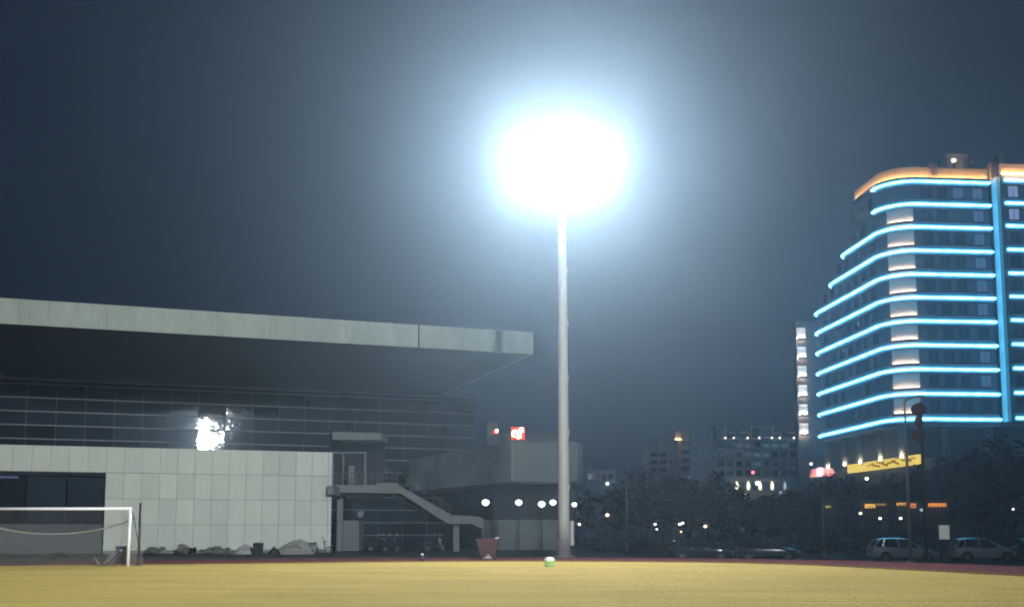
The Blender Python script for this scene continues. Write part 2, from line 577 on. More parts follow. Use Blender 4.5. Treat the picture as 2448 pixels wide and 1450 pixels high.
stm = MB().box((0, 0, 0), (0.36, 2.65, 0.16)).mesh('step'); stm.materials.append(M['concrete'])
for i in range(ns):
    t = (i + 0.5) / ns
    p = a.lerp(b, t)
    piece('step', stm, st, (p.x, 75.62, p.z - 0.1))
panel_poly(MB(), [(930, 1180), (1062, 1255), (1066, 1251), (936, 1177)], 76.5, 76.7).build('lower_beam', M['concrete_dk'], st)
c = sp(1091, 1300, 75.4)
MB().box((c.x, 75.4, (sp(1091, 1254, 75.4).z) / 2), (0.42, 0.42, sp(1091, 1254, 75.4).z)).build('column', M['concrete'], st)
c = sp(812, 1300, 76.2)
MB().box((c.x, 76.2, sp(1, 1180, 76.2).z / 2), (0.4, 0.4, sp(1, 1180, 76.2).z)).build('column', M['concrete_dk'], st)
# railings
for px in list(range(805, 950, 12)):
    p0 = sp(px, 1158, 74.3); p1 = sp(px, 1130, 74.3)
    MB().bar(p0 - Vector((0, 0, 0.1)), p1, 0.045).build('baluster', M['mullion_dk'], st)
MB().bar(sp(800, 1130, 74.3), sp(950, 1129, 74.3), 0.07).build('handrail', M['mullion_dk'], st)
MB().bar(sp(800, 1143, 74.3), sp(950, 1142, 74.3), 0.05).build('mid_rail', M['mullion_dk'], st)
MB().bar(sp(950, 1129, 74.3), sp(1078, 1210, 74.3), 0.06).build('handrail', M['mullion_dk'], st)
for i in range(7):
    t = i / 6
    p0 = sp(950, 1156, 74.3).lerp(sp(1076, 1230, 74.3), t)
    p1 = sp(950, 1129, 74.3).lerp(sp(1078, 1210, 74.3), t)
    MB().bar(p0, p1, 0.045).build('baluster', M['mullion_dk'], st)
# door bay and small canopy over the landing, seen against the hall
MB().box(W(834, 1124, 79.2) , (2.0, 0.5, 2.5)).build('doorway', M['dark'], hall)
for px in (796, 821, 873):
    MB().bar(W(px, 1158, 78.9), W(px, 1081, 78.9), 0.12).build('door_post', M['mullion'], hall)
MB().bar(W(794, 1081, 78.9), W(876, 1081, 78.9), 0.12).build('door_head', M['mullion'], hall)
panel_poly(MB(), [(795, 1050), (912, 1051), (912, 1034), (795, 1031)], 77.5, 81.5).build('porch_canopy', M['concrete_dk'], hall)
MB().box(W(853, 1117, 82.5), (4.4, 0.3, 5.4)).build('porch_back_wall', M['dark'], hall)
panel_poly(MB(), [(833, 1158), (847, 1158), (846, 1112), (834, 1112)], 76.6, 76.9).build('landing_post', M['concrete_dk'], st)
panel_poly(MB(), [(800, 1316), (858, 1316), (858, 1243), (800, 1243)], 77.5, 80.0).build('store_box', M['concrete_dk'], st)

# ------------------------------------------------------------------ grey annex with the raised box
an = thing('grey_annex', (1, 80, 0), 'raised grey clad box of an annex behind the floodlight mast', 'building')
A0, A1, A2, A3 = W(980, 1150, 97), W(1225, 1150, 77), W(1380, 1150, 77), W(1393, 1150, 79)
zt = W(1300, 1055, 77).z; zb = W(1300, 1151, 77).z
plan = [(A0.x, A0.y), (A1.x, A1.y), (A2.x, A2.y), (A3.x, A3.y), (A3.x + 0.3, 100), (A0.x + 0.4, 104)]
MB().prism(plan, zb, zt - 0.02).build('raised_box', M['clad'], an)
rb = an.children[0]
def clad_panels(P, Q, ncols, rows, mname, parent, z0, z1):
    P = Vector((P.x, P.y, 0)); Q = Vector((Q.x, Q.y, 0))
    d = (Q - P); L = d.length; d.normalize()
    nn = Vector((d.y, -d.x, 0))
    w = L / ncols; h = (z1 - z0) / rows
    me = MB().box((0, 0, 0), (w - 0.03, 0.06, h - 0.03)).mesh('cladding_panel'); me.materials.append(M[mname])
    for i in range(ncols):
        for j in range(rows):
            p = P + d * (w * (i + 0.5)) + nn * 0.032
            piece('cladding_panel', me, parent, (p.x, p.y, z0 + h * (j + 0.5)), (0, 0, math.atan2(d.y, d.x)))
M['clad_pale_lit'] = mat('pale_lit_cladding', (0.34, 0.42, 0.42), 0.45, var=0.25, scale=0.5, rnd=0.15)  # glassy paler left face, with the extra light on it put into the colour
clad_panels(A0, A1, 11, 2, 'clad_pale_lit', rb, zb, zt)
clad_panels(A1, A2, 3, 1, 'clad', rb, zb, zt)
MB().prism([(A1.x - 1.5, 82), (A3.x - 0.4, 82), (A3.x - 0.4, 99), (A0.x + 3, 101)], -0.1, zb - 0.02).build('ground_floor', M['dark'], an)
MB().box(W(1178, 1035, 86) - Vector((0, 0, 0.3)), (0.9, 0.9, 2.4)).build('roof_vent', M['hotel_dark'], an)
rp = W(1265, 1040, 88)
MB().box((rp.x + 0.4, 90, zt + 0.8), (5.0, 3.5, 1.75)).build('roof_plant_room', M['hotel_dark'], an)
c = W(1245, 1120, 84)
wallb = MB()
wallb.box((W(1243, 1280, 80).x, 80, W(1243, 1244, 80).z / 2), (W(1335, 1280, 80).x - W(1153, 1280, 80).x, 0.25, W(1243, 1244, 80).z))
bw = wallb.build('boundary_wall', M['concrete_dk'])
tag(bw, 'low dark grey wall below the raised annex box, left of the mast', 'wall')
cop = MB().box((W(1243, 1280, 80).x, 80, W(1243, 1244, 80).z + 0.04), (W(1335, 1280, 80).x - W(1153, 1280, 80).x + 0.1, 0.36, 0.08)).build('coping', M['concrete'], bw)

# neon signs on the annex roof
M['neon'] = lamp_mat('neon_yellow', (1.0, 0.55, 0.22), 9.0)
M['neon_red'] = mat('neon_back', (0.5, 0.02, 0.03), 0.5, var=0, emit=(1.0, 0.03, 0.06), estr=0.55)
ns_ = thing('neon_sign', W(1238, 1052, 76.6), 'glowing red neon sign with yellow-white curls on the annex roof', 'sign')
DN = 76.6
panel_poly(MB(), [(1222, 1050), (1255, 1050), (1255, 1020), (1222, 1020)], DN + 0.1, DN + 0.25).build('sign_panel', M['neon_red'], ns_)
def nc(pts, r): return MB().tube([W(x, y, DN) for x, y in pts], r, 8)
nc([(1228, 1043), (1226, 1037), (1227, 1031), (1231, 1029)], 0.095).build('neon_tube', M['neon'], ns_, True)
nc([(1230, 1029), (1235, 1032), (1240, 1036), (1245, 1039), (1245, 1043), (1240, 1045), (1234, 1043)], 0.095).build('neon_tube', M['neon'], ns_, True)
nc([(1237, 1031), (1241, 1029), (1245, 1024), (1249, 1024), (1250, 1029), (1245, 1031)], 0.09).build('neon_tube', M['neon'], ns_, True)
MB().bar(W(1232, 1051, DN + 0.17), W(1232, 1057, DN + 0.17) , 0.08).build('bracket', M['black'], ns_)
MB().bar(W(1246, 1051, DN + 0.17), W(1246, 1057, DN + 0.17) , 0.08).build('bracket', M['black'], ns_)
ns2 = thing('red_roof_light', W(1185, 1040, 85), 'small red sign light left of the neon sign', 'sign')
panel_poly(MB(), [(1176, 1036), (1192, 1036), (1192, 1026), (1176, 1028)], 85.1, 85.25).build('sign_panel', mat('red_dim', (0.4, 0.02, 0.04), 0.5, var=0, emit=(0.9, 0.05, 0.1), estr=0.2), ns2)
MB().box(W(1187.5, 1029, 85.0), (0.2, 0.1, 0.24)).build('lamp', M['neon'], ns2)

# ------------------------------------------------------------------ floodlight masts
def mast(loc, aim_deg, lens, label, base=True, tilt=7.0, height=25.0):
    """steel mast with three rows of floodlights; aim_deg: heading of the lamps, 0 = +Y"""
    x, y, z0 = loc
    t = thing('floodlight_mast', loc, label, 'floodlight mast', 'floodlight masts of the field')
    H = height
    MB().lathe((x, y, z0), [(0.36, 1.05), (0.335, 2.0), (0.28, H * 0.5), (0.22, H - 2.2), (0.19, H)], 20).build('pole', M['galv'], t, True)
    MB().lathe((x, y, z0), [(0.40, -0.3), (0.40, 0.0), (0.385, 0.5), (0.37, 1.06)], 20).build('base_sleeve', M['galv_dk'], t, True)
    MB().lathe((x, y, z0), [(0.62, -0.2), (0.62, 0.06), (0.60, 0.08)], 20).build('base_flange', M['galv_dk'], t)
    MB().box((x + 0.47, y - 0.05, z0 + 1.35), (0.22, 0.32, 1.42)).build('control_box', M['galv'], t, bevel=0.05)
    for k in range(5):
        MB().box((x + 0.34 - 0.012 * k, y - 0.1, z0 + 4 + 3.2 * k), (0.05, 0.08, 0.30)).build('step_bracket', M['galv'], t)
    a = R(aim_deg)
    fwd = Vector((-math.sin(a), math.cos(a), 0)); rt = Vector((fwd.y, -fwd.x, 0)); up = Vector((0, 0, 1))
    ti = R(tilt)
    ld = fwd * math.cos(ti) - up * math.sin(ti)
    lu = rt.cross(ld)
    O = Vector(loc)
    ce = O + up * (H - 2.2)
    rows = (-0.36, 0.36)
    for rz_ in rows:
        MB().bar(ce + up * rz_ - rt * 2.5 + fwd * 0.2, ce + up * rz_ + rt * 2.5 + fwd * 0.2, 0.14).build('crossarm', M['galv'], t)
    for q in (-1, 1):
        MB().bar(ce - up * 1.0 + rt * 1.8 * q + fwd * 0.1, ce + up * 1.0 + rt * 1.8 * q + fwd * 0.1, 0.09).build('upright', M['galv'], t)
    for rz_ in rows:
        for i in range(5):
            p = ce + up * rz_ + rt * (i - 2.0) * 1.02 + fwd * 0.42
            fl = MB()
            fl.box(p, (0.99, 0.22, 0.63), axes=(rt, ld, lu))
            fl.box(p - ld * 0.17, (0.4, 0.14, 0.3), axes=(rt, ld, lu))
            fo = fl.build('floodlight', M['housing'], t)
            MB().box(p + ld * 0.125, (0.95, 0.02, 0.57), axes=(rt, ld, lu)).build('lens', lens, fo)
    return t, ce, fwd
mb_ = W(1346, 1329, 61)
M1 = (mb_.x + 0.05, 61.0, 0.0)
h1 = W(1350, 402, 61).z + 2.2
mast(M1, 180, M['lens_near'], 'tall grey floodlight mast with glaring white lamps rising from the field edge', height=h1)
m2, ce2, fwd2 = mast((27.5, -41.0, 0.0), 22, M['lens_far'], 'floodlight mast behind the viewer, mirrored in the hall glazing', height=25.0, tilt=8)
sl = bpy.data.lights.new('floodlight_beam', 'SPOT')
sl.energy = BEAM_FAR
sl.color = (0.93, 0.98, 1.0)
sl.spot_size = R(57)
sl.spot_blend = 1.0
sl.shadow_soft_size = 2.0
so = bpy.data.objects.new('floodlight_beam', sl)
so.parent = m2
bpos = ce2 + Vector((-0.6, 1.2, 0))
so.location = bpos - Vector(m2.location)
aimp = Vector((-38.0, 66.0, 6.0))
so.rotation_euler = (aimp - bpos).to_track_quat('-Z', 'Y').to_euler()
col.objects.link(so)

# ------------------------------------------------------------------ goal
gp0 = GR(306, 1354)
gx, gy = gp0.x, gp0.y
goal = thing('football_goal', (gx - 3.66, gy, 0), 'white football goal with sagging net at the left edge of the field', 'goal')
r_ = 0.062
MB().tube([(gx, gy, 0), (gx, gy, 2.44)], r_, 14).build('goal_post', M['white'], goal, True)
MB().tube([(gx - 7.32, gy, 0), (gx - 7.32, gy, 2.44)], r_, 14).build('goal_post', M['white'], goal, True)
MB().tube([(gx + 0.06, gy, 2.44), (gx - 7.38, gy, 2.44)], r_, 14).build('crossbar', M['white'], goal, True)
for q in (0, -7.32):
    MB().tube([(gx + q, gy, 2.40), (gx + q - 0.1, gy + 0.7, 2.2), (gx + q - 0.1, gy + 1.9, 0.05)], 0.018, 6).build('net_stay', M['black'], goal)
def rope_z(s):     # s 0..1 along the goal
    return 2.15 - 0.78 * (1 - (2 * s - 1) ** 2) ** 0.8
net = MB()
nc_ = 72
def strand(a, b, w=0.013):
    a, b = Vector(a), Vector(b)
    net.bar(a, b, w)
for i in range(nc_ + 1):
    s = i / nc_
    x = gx - 7.32 * s
    zr = rope_z(s)
    strand((x, gy, 2.40), (x, gy + 0.9, zr), 0.004)
    zz = zr
    strand((x, gy + 0.9, zr), (x, gy + 1.3, zr * 0.5), 0.008)
    strand((x, gy + 1.3, zr * 0.5), (x, gy + 1.9, 0.02), 0.008)
for j in range(16):
    t = j / 15
    pts = []
    for i in range(25):
        s = i / 24
        zr = rope_z(s)
        z = zr * (1 - t)
        yy = gy + 0.9 + (0.4 * min(t, .5) / .5) + 0.6 * max(0, (t - .5) / .5)
        pts.append((gx - 7.32 * s, yy, max(z, 0.02)))
    for i in range(24):
        strand(pts[i], pts[i + 1], 0.008)
for q in (0, -7.32):
    for j in range(14):
        t = j / 13
        strand((gx + q, gy + 0.05 + 1.8 * t, 0.02), (gx + q - 0.3 * (1 if q == 0 else -1), gy + 0.05 + 0.85 * t, 2.2 - 0.1 * t), 0.005)
    for j in range(14):
        t = (j + 0.5) / 14
        strand((gx + q, gy + 0.04, 2.3 * t), (gx + q - 0.1, gy + 1.85 - 1.0 * t, 2.0 * t), 0.005)
net.build('net', M['net'], goal)
rope = MB()
rope.tube([(gx - 7.32 * i / 24, gy + 0.9, rope_z(i / 24)) for i in range(25)], 0.038, 6)
rope.build('net_rope', M['net'], goal, True)
fold = MB()
for (px0, py0, px1, py1) in ((226, 1330, 240, 1352), (284, 1312, 250, 1350), (276, 1316, 246, 1350), (268, 1318, 243, 1350), (222, 1325, 236, 1351), (281, 1330, 258, 1350)):
    a = W(px0, py0, gy + 0.6); b = W(px1, py1, gy + 0.5); b.z = max(b.z, 0.03)
    fold.tube([a, (a + b) / 2 + Vector((0.02, 0, -0.03)), b], [0.012, 0.03, 0.035], 6)
fold.build('net_fold', mat('net_fold_cord', (0.17, 0.165, 0.15), 0.9, var=0.3, scale=9), goal, True)

bp = GR(330, 1351)
blk = thing('black_post', (bp.x, bp.y, 0), 'slim black post standing just right of the white goal', 'post')
MB().tube([(bp.x, bp.y, 0), (bp.x + 0.02, bp.y, W(333, 1201, bp.y).z)], 0.06, 12).build('shaft', M['black'], blk, True)
MB().lathe((bp.x, bp.y, 0), [(0.16, 0), (0.16, 0.03), (0.08, 0.06)], 14).build('foot', M['black'], blk)

# ------------------------------------------------------------------ things on the field edge
tp = GR(1314, 1354)
tub = thing('field_bucket', (tp.x, tp.y, 0), 'green bucket with bright white lid on the turf before the mast', 'bucket')
MB().lathe((tp.x, tp.y, 0.0), [(0.19, 0), (0.205, 0.03), (0.215, 0.24), (0.222, 0.25)], 20).build('body', mat('green_plastic', (0.33, 0.62, 0.16), 0.4, var=0.1), tub, True)
MB().lathe((tp.x, tp.y, 0.25), [(0.225, 0.0), (0.225, 0.05), (0.19, 0.12), (0.10, 0.165), (0.02, 0.17)], 20).build('lid', mat('white_plastic', (0.93, 0.93, 0.93), 0.25, var=0.0, emit=(0.9, 1.0, 0.95), estr=0.0), tub, True)
MB().tube([(tp.x - 0.22, tp.y - 0.03, 0.2), (tp.x - 0.15, tp.y - 0.2, 0.1), (tp.x + 0.15, tp.y - 0.2, 0.1), (tp.x + 0.22, tp.y - 0.03, 0.2)], 0.008, 6).build('handle', M['white'], tub)

jp = GR(1009, 1341)
jug = thing('drinks_bottle', (jp.x, jp.y, 0), 'small dark blue jug with white cap standing on the field edge', 'jug')
MB().lathe((jp.x, jp.y, 0), [(0.10, 0), (0.115, 0.02), (0.11, 0.22), (0.06, 0.29), (0.05, 0.31)], 14).build('body', mat('navy_plastic', (0.03, 0.035, 0.07), 0.4, var=0.1), jug, True)
MB().lathe((jp.x, jp.y, 0.31), [(0.07, 0), (0.07, 0.06), (0.05, 0.08)], 12).build('cap', M['white'], jug)
MB().tube([(jp.x + 0.11, jp.y, 0.08), (jp.x + 0.16, jp.y, 0.12), (jp.x + 0.15, jp.y, 0.2), (jp.x + 0.1, jp.y, 0.22)], 0.014, 6).build('handle', mat('navy_plastic', (0, 0, 0)), jug)

bp_ = GR(1166, 1335.5)
bx, by = bp_.x, bp_.y
cart = thing('rubbish_cart', (bx, by, 0), 'dark red tapered rubbish cart parked on the far edge of the track', 'cart')
redp = mat('dull_red_paint', (0.095, 0.034, 0.034), 0.7, var=0.35, scale=3)
hw, hb = 0.60, 0.40
z0, z1 = 0.16, 1.02
cb = MB()
cb.hexa([(bx - hb, by - .35, z0), (bx + hb, by - .35, z0), (bx + hb, by + .35, z0), (bx - hb, by + .35, z0),
         (bx - hw, by - .5, z1), (bx + hw, by - .5, z1 + .06), (bx + hw, by + .5, z1 + .06), (bx - hw, by + .5, z1)])
cb.build('body', redp, cart, bevel=0.02)
rim = MB()
rim.bar((bx - hw - .03, by - .52, z1 + .01), (bx + hw + .03, by - .52, z1 + .07), 0.06)
rim.bar((bx - hw - .03, by + .52, z1 + .01), (bx + hw + .03, by + .52, z1 + .07), 0.06)
rim.bar((bx - hw - .01, by - .5, z1 + .012), (bx - hw - .01, by + .5, z1 + .012), 0.05)
rim.bar((bx + hw + .01, by - .5, z1 + .072), (bx + hw + .01, by + .5, z1 + .072), 0.05)
rim.build('rim', redp, cart)
MB().tube([(bx + hw - .2, by - .56, z1 + .07), (bx + hw, by - .56, z1 + .1)], 0.05, 8).build('grip', M['galv'], cart)
for q in (-1, 1):
    for w_ in (-1, 1):
        MB().lathe((bx + 0.38 * q, by + 0.33 * w_, 0.1), [(0.05, -0.04), (0.1, -0.03), (0.1, 0.03), (0.05, 0.04)], 12, 'y').build('wheel', M['rubber'], cart)
MB().bar((bx - hw, by - .45, 0.75), (bx - hw - 0.22, by - .45, 0.83), 0.05).build('handle', redp, cart)
sk = thing('white_sack', (bx + 0.02, by - 0.55, 0), 'crumpled buff sack lying in front of the dark red cart', 'sack')
random.seed(8)
sb = MB()
sb.lathe((bx + 0.02, by - 0.62, 0), [(0.26 , 0), (0.30, 0.04), (0.22, 0.12), (0.10, 0.2), (0.05, 0.28)], 11)
for v in sb.v: v += Vector((random.uniform(-.04, .04), random.uniform(-.03, .03), random.uniform(0, .03)))
sb.build('bag', mat('sack_cloth', (0.26, 0.22, 0.18), 0.9, var=0.2, scale=8), sk)

# ------------------------------------------------------------------ foot of the pale wall: bushes, heaps, bins
def leaf_cloud(n, rx, ry, rz, size, seed, clumps=14, floor=-1e9):
    rnd = random.Random(seed)
    cs = []
    for _ in range(clumps):
        while True:
            p = Vector((rnd.uniform(-1, 1), rnd.uniform(-1, 1), rnd.uniform(-1, 1)))
            if 0.25 < p.length < 1: break
        cs.append((Vector((p.x * rx, p.y * ry, p.z * rz)), rnd.uniform(0.28, 0.5)))
    m = MB()
    vs, fs = [], []
    for i in range(n):
        c, cr = rnd.choice(cs)
        q = Vector((rnd.gauss(0, 1), rnd.gauss(0, 1), rnd.gauss(0, 1))).normalized() * (rnd.random() ** 0.4)
        p = c + Vector((q.x * rx * cr, q.y * ry * cr, q.z * rz * cr))
        if p.z < floor: p.z = floor + rnd.random() * 0.1
        d = Vector((rnd.gauss(0, 1), rnd.gauss(0, 1), rnd.gauss(0, .6))).normalized()
        e = d.cross(Vector((rnd.gauss(0, 1), rnd.gauss(0, 1), rnd.gauss(0, 1)))).normalized()
        s = size * rnd.uniform(0.6, 1.3)
        k = len(vs)
        vs += [p - d * s, p + e * s * 0.45, p + d * s, p - e * s * 0.45]
        fs.append((k, k + 1, k + 2, k + 3))
    m.add(vs, fs)
    return m
def bush(px, py, D, w, h, label, seed, material='shrub', n=1300):
    b_ = W(px, py, D); b_.z = gz(b_.x, b_.y) + 0.02
    t = thing('low_bush', b_, label, 'bush', 'bushes along the foot of the hall')
    lm = leaf_cloud(n, w / 2 * 0.75, 0.4, h * 0.4, 0.07, seed, 9, -h * 0.45)
    for v in lm.v: v += b_ + Vector((0, 0, h * 0.5))
    lm.build('foliage', M[material], t)
    stm_ = MB()
    for q in range(3):
        stm_.tube([b_ + Vector((-.1 + .1 * q, 0, -.05)), b_ + Vector((-.25 + .25 * q, 0, h * 0.5))], [0.025, 0.01], 5)
    stm_.build('stem', M['bark'], t)
DW = 67.0
bush(370, 1322, 66.5, 1.9, 0.6, 'low grey bush nearest the black post at the wall foot', 1)
bush(437, 1321, 67, 2.0, 0.66, 'tallest grey bush at the foot of the pale wall', 2)
bush(500, 1321, 67.5, 1.9, 0.6, 'grey bush right of the dark gap at the wall foot', 3)
bush(545, 1320, 68, 1.0, 0.42, 'smallest grey bush at the right end of the bush row', 4)
bush(460, 1321, 66.4, 0.5, 0.5, 'small dark bush in the gap of the bush row', 5, 'leaf', 250)
bush(135, 1330, 55, 1.3, 0.45, 'dark bush seen through the goal net', 6, 'leaf', 350)

def heap(name, px, py, D, w, h, d, material, label, cat, seed, peak=0.0):
    rnd = random.Random(seed)
    b_ = W(px, py, D); b_.z = gz(b_.x, b_.y)
    t = thing(name, b_, label, cat)
    m = MB()
    n_, k_ = 18, 7
    vs, fs = [], []
    for j in range(k_):
        f = j / (k_ - 1)
        rr = math.cos(f * math.pi / 2) ** 0.7
        for i in range(n_):
            a = 2 * math.pi * i / n_
            q = 1 + rnd.uniform(-.13, .13)
            vs.append(b_ + Vector((math.cos(a) * w / 2 * rr * q + peak * f * w / 2, math.sin(a) * d / 2 * rr * q, h * f * (1 + rnd.uniform(-.12, .12)))))
    for j in range(k_ - 1):
        for i in range(n_):
            fs.append((j * n_ + i, j * n_ + (i + 1) % n_, (j + 1) * n_ + (i + 1) % n_, (j + 1) * n_ + i))
    fs.append(tuple((k_ - 1) * n_ + i for i in range(n_)))
    m.add(vs, fs)
    m.build('cover', material, t)
    return t, b_
tarp = mat('grey_tarp', (0.36, 0.37, 0.34), 0.8, var=0.35, scale=3)
tarp2 = mat('brown_tarp', (0.25, 0.25, 0.22), 0.8, var=0.35, scale=3)
blackb = mat('black_bag', (0.02, 0.022, 0.024), 0.45, var=0.3, scale=5)
t, b_ = heap('covered_heap', 588, 1318, 68.6, 1.5, 0.62, 0.9, tarp, 'pale covered heap left of the black bin at the wall foot', 'heap', 21)
MB().tube([b_ + Vector((-.72, -.2, .1)), b_ + Vector((0, -.47, .42)), b_ + Vector((.7, -.2, .12))], 0.012, 5).build('tie_rope', M['black'], t)
t, b_ = heap('covered_heap', 700, 1317, 68.8, 2.6, 0.92, 1.0, tarp2, 'largest grey-brown covered heap right of the black bag', 'heap', 22, 0.35)
MB().tube([b_ + Vector((-1.2, -.25, .15)), b_ + Vector((.2, -.5, .55)), b_ + Vector((1.2, -.25, .15))], 0.012, 5).build('tie_rope', M['black'], t)
t, b_ = heap('rubbish_bag', 655, 1317, 67.6, 0.8, 0.46, 0.7, blackb, 'knotted black rubbish bag between black bin and brown heap', 'bag', 23)
MB().lathe(b_ + Vector((0, 0, .44)), [(0.05, 0), (0.025, .05), (0.07, .12)], 8).build('knot', blackb, t)
b_ = W(617, 1318, 67.6); b_.z = gz(b_.x, b_.y)
t = thing('wheeled_bin', b_, 'upright black bin before the pale wall', 'bin')
m = MB(); m.hexa([b_ + Vector(p) for p in ((-.23, -.25, .05), (.23, -.25, .05), (.23, .25, .05), (-.23, .25, .05), (-.28, -.3, .62), (.28, -.3, .62), (.28, .3, .62), (-.28, .3, .62))])
m.build('body', blackb, t, bevel=0.02)
m = MB(); m.hexa([b_ + Vector(p) for p in ((-.3, -.33, .625), (.3, -.33, .625), (.3, .33, .625), (-.3, .33, .625), (-.26, -.28, .72), (.26, -.28, .72), (.26, .28, .76), (-.26, .28, .76))])
m.build('lid', blackb, t)
for q in (-1, 1):
    MB().lathe(b_ + Vector((.22 * q, .26, .09)), [(.04, -.03), (.09, -.02), (.09, .02), (.04, .03)], 10, 'x').build('wheel', M['rubber'], t)
# dark box behind the goal post
b_ = W(294, 1340, 49.5); b_.z = 0.0
t = thing('dark_chest', b_, 'dark storage chest partly behind the right goal post', 'chest')
MB().box(b_ + Vector((0, 0, .36)), (.55, .5, .72)).build('body', M['black'], t, bevel=0.03)
MB().box(b_ + Vector((0, 0, .76)), (.6, .55, .07)).build('lid', M['black'], t, bevel=0.015)
MB().box(b_ + Vector((0, -.262, .60)), (.14, .02, .05)).build('latch', M['galv'], t)

# parked scooters near the stairs
navy = mat('scooter_paint', (0.025, 0.03, 0.06), 0.25, var=0.1)
def scooter(px, D, rz, label, white=False):
    b_ = W(px, 1320, D); b_.z = gz(b_.x, b_.y)
    t = thing('motor_scooter', b_, label, 'scooter', 'scooters parked below the staircase')
    ca, sa = math.cos(rz), math.sin(rz)
    def L(x, y, z): return b_ + Vector((x * ca - y * sa, x * sa + y * ca, z))
    ax = (Vector((ca, sa, 0)), Vector((-sa, ca, 0)), Vector((0, 0, 1)))
    for q in (-0.62, 0.62):
        wv = MB()
        for i in range(2): pass
        pts = [L(q + 0.22 * math.cos(a), 0, 0.24 + 0.22 * math.sin(a)) for a in [2 * math.pi * i / 16 for i in range(17)]]
        wv.tube(pts, 0.05, 6)
        wo = wv.build('wheel', M['rubber'], t, True)
        MB().tube([L(q, -.03, .24), L(q, .03, .24)], 0.13, 12).build('rim', M['galv_dk'], wo)
    m = MB()
    m.hexa([L(-.85, -.12, .32), L(-.1, -.15, .26), L(-.1, .15, .26), L(-.85, .12, .32), L(-.9, -.13, .62), L(-.15, -.14, .66), L(-.15, .14, .66), L(-.9, .13, .62)])
    m.hexa([L(-.12, -.15, .2), L(.42, -.15, .2), L(.42, .15, .2), L(-.12, .15, .2), L(-.12, -.15, .28), L(.42, -.15, .28), L(.42, .15, .28), L(-.12, .15, .28)])
    m.hexa([L(.36, -.18, .22), L(.46, -.18, .22), L(.46, .18, .22), L(.36, .18, .22), L(.28, -.16, .86), L(.38, -.14, .9), L(.38, .14, .9), L(.28, .16, .86)])
    m.build('body', navy, t, bevel=0.03)
    s_ = MB(); s_.hexa([L(-.88, -.12, .63), L(-.12, -.13, .67), L(-.12, .13, .67), L(-.88, .12, .63), L(-.84, -.1, .74), L(-.2, -.11, .76), L(-.2, .11, .76), L(-.84, .1, .74)])
    s_.build('seat', M['rubber'], t, bevel=0.03)
    MB().tube([L(.58, 0, .3), L(.3, 0, .95)], 0.03, 8).build('fork', M['galv'], t)
    MB().tube([L(.22, -.32, 1.0), L(.32, 0, .97), L(.22, .32, 1.0)], 0.02, 6).build('handlebar', M['black'], t)
    MB().sphere(L(.42, 0, .84), 0.07, 10, 6).build('headlight', M['galv'], t, True)
    for q in (-1, 1):
        mo = MB().tube([L(.24, .26 * q, 1.0), L(.22, .34 * q, 1.2)], 0.01, 5).build('mirror_stalk', M['black'], t)
        MB().box(L(.22, .36 * q, 1.24), (.03, .14, .09), axes=ax).build('mirror', M['galv'], mo)
    MB().box(L(-.93, 0, .58), (.05, .16, .08), axes=ax).build('tail_light', mat('tail_red', (.3, .02, .02), .3, var=0), t)
scooter(762, 69, 0.25, 'dark scooter parked at the right end of the pale wall')
scooter(905, 76, 0.5, 'dark scooter nearest the hall under the staircase')
scooter(935, 75.5, 0.9, 'middle dark scooter under the staircase')
scooter(1040, 77.5, -0.4, 'dark scooter left of the staircase column')

# ------------------------------------------------------------------ hotel with cyan LED floors
HC = Vector((55.3, 150.0, 0))
hv = Vector((-0.083, 0.9965, 0)).normalized()
hu = Vector((hv.y, -hv.x, 0))
def H2(u, v): 
    p = HC + hu * u + hv * v
    return (p.x, p.y)
def H3(u, v, z):
    p = HC + hu * u + hv * v
    return Vector((p.x, p.y, z))
HAX = (hu, hv, Vector((0, 0, 1)))
def outline(vmax, o, umax=15.3, RC=4.2, R2=2.2, close=True):
    pts = []
    if close:
        pts.append(H2(6.0, vmax + o))
        for i in range(7):
            a = math.pi / 2 + math.pi / 2 * i / 6
            pts.append(H2(R2 + (R2 + o) * math.cos(a), vmax - R2 + (R2 + o) * math.sin(a)))
    else:
        pts.append(H2(-o, vmax))
    for i in range(11):
        a = math.pi + math.pi / 2 * i / 10
        pts.append(H2(RC + (RC + o) * math.cos(a), RC + (RC + o) * math.sin(a)))
    pts.append(H2(umax, -o))
    return pts
lines_y = [440, 494, 548, 604, 660, 715, 771, 828, 885, 943, 1003]
LZ = [W(2300, y, 151.1).z for y in lines_y]
VM = [3.0, 3.0, 17.7, 23.2] + [30.0] * 7
hotel = thing('hotel_tower', (62, 158, 0), 'hotel tower with bright cyan light lines on every floor and amber roof edge', 'building')
body = MB()
pod_z = LZ[-1] - 1.0
def mass(vmax, z0, z1):
    pts = outline(vmax, 0.0)
    poly = [(p[0], p[1]) for p in pts] + [H2(15.3, vmax)]
    body.prism(poly[::-1][::-1], z0, z1)
mass(30.0, pod_z, LZ[4] + 0.4)
mass(23.2, LZ[4] + 0.42, LZ[3] + 0.4)
mass(17.7, LZ[3] + 0.42, LZ[2] + 0.4)
mass(14.0, LZ[2] + 0.42, LZ[0] + 0.4)
hb_ = body.build('tower_body', M['hotel_wall'], hotel)
body2 = MB()
body2.prism([H2(16.5, -1.2), H2(30, -1.2), H2(30, 14), H2(16.5, 14)], pod_z, LZ[0] + 0.95)
body2.build('right_bay', M['hotel_wall'], hotel)
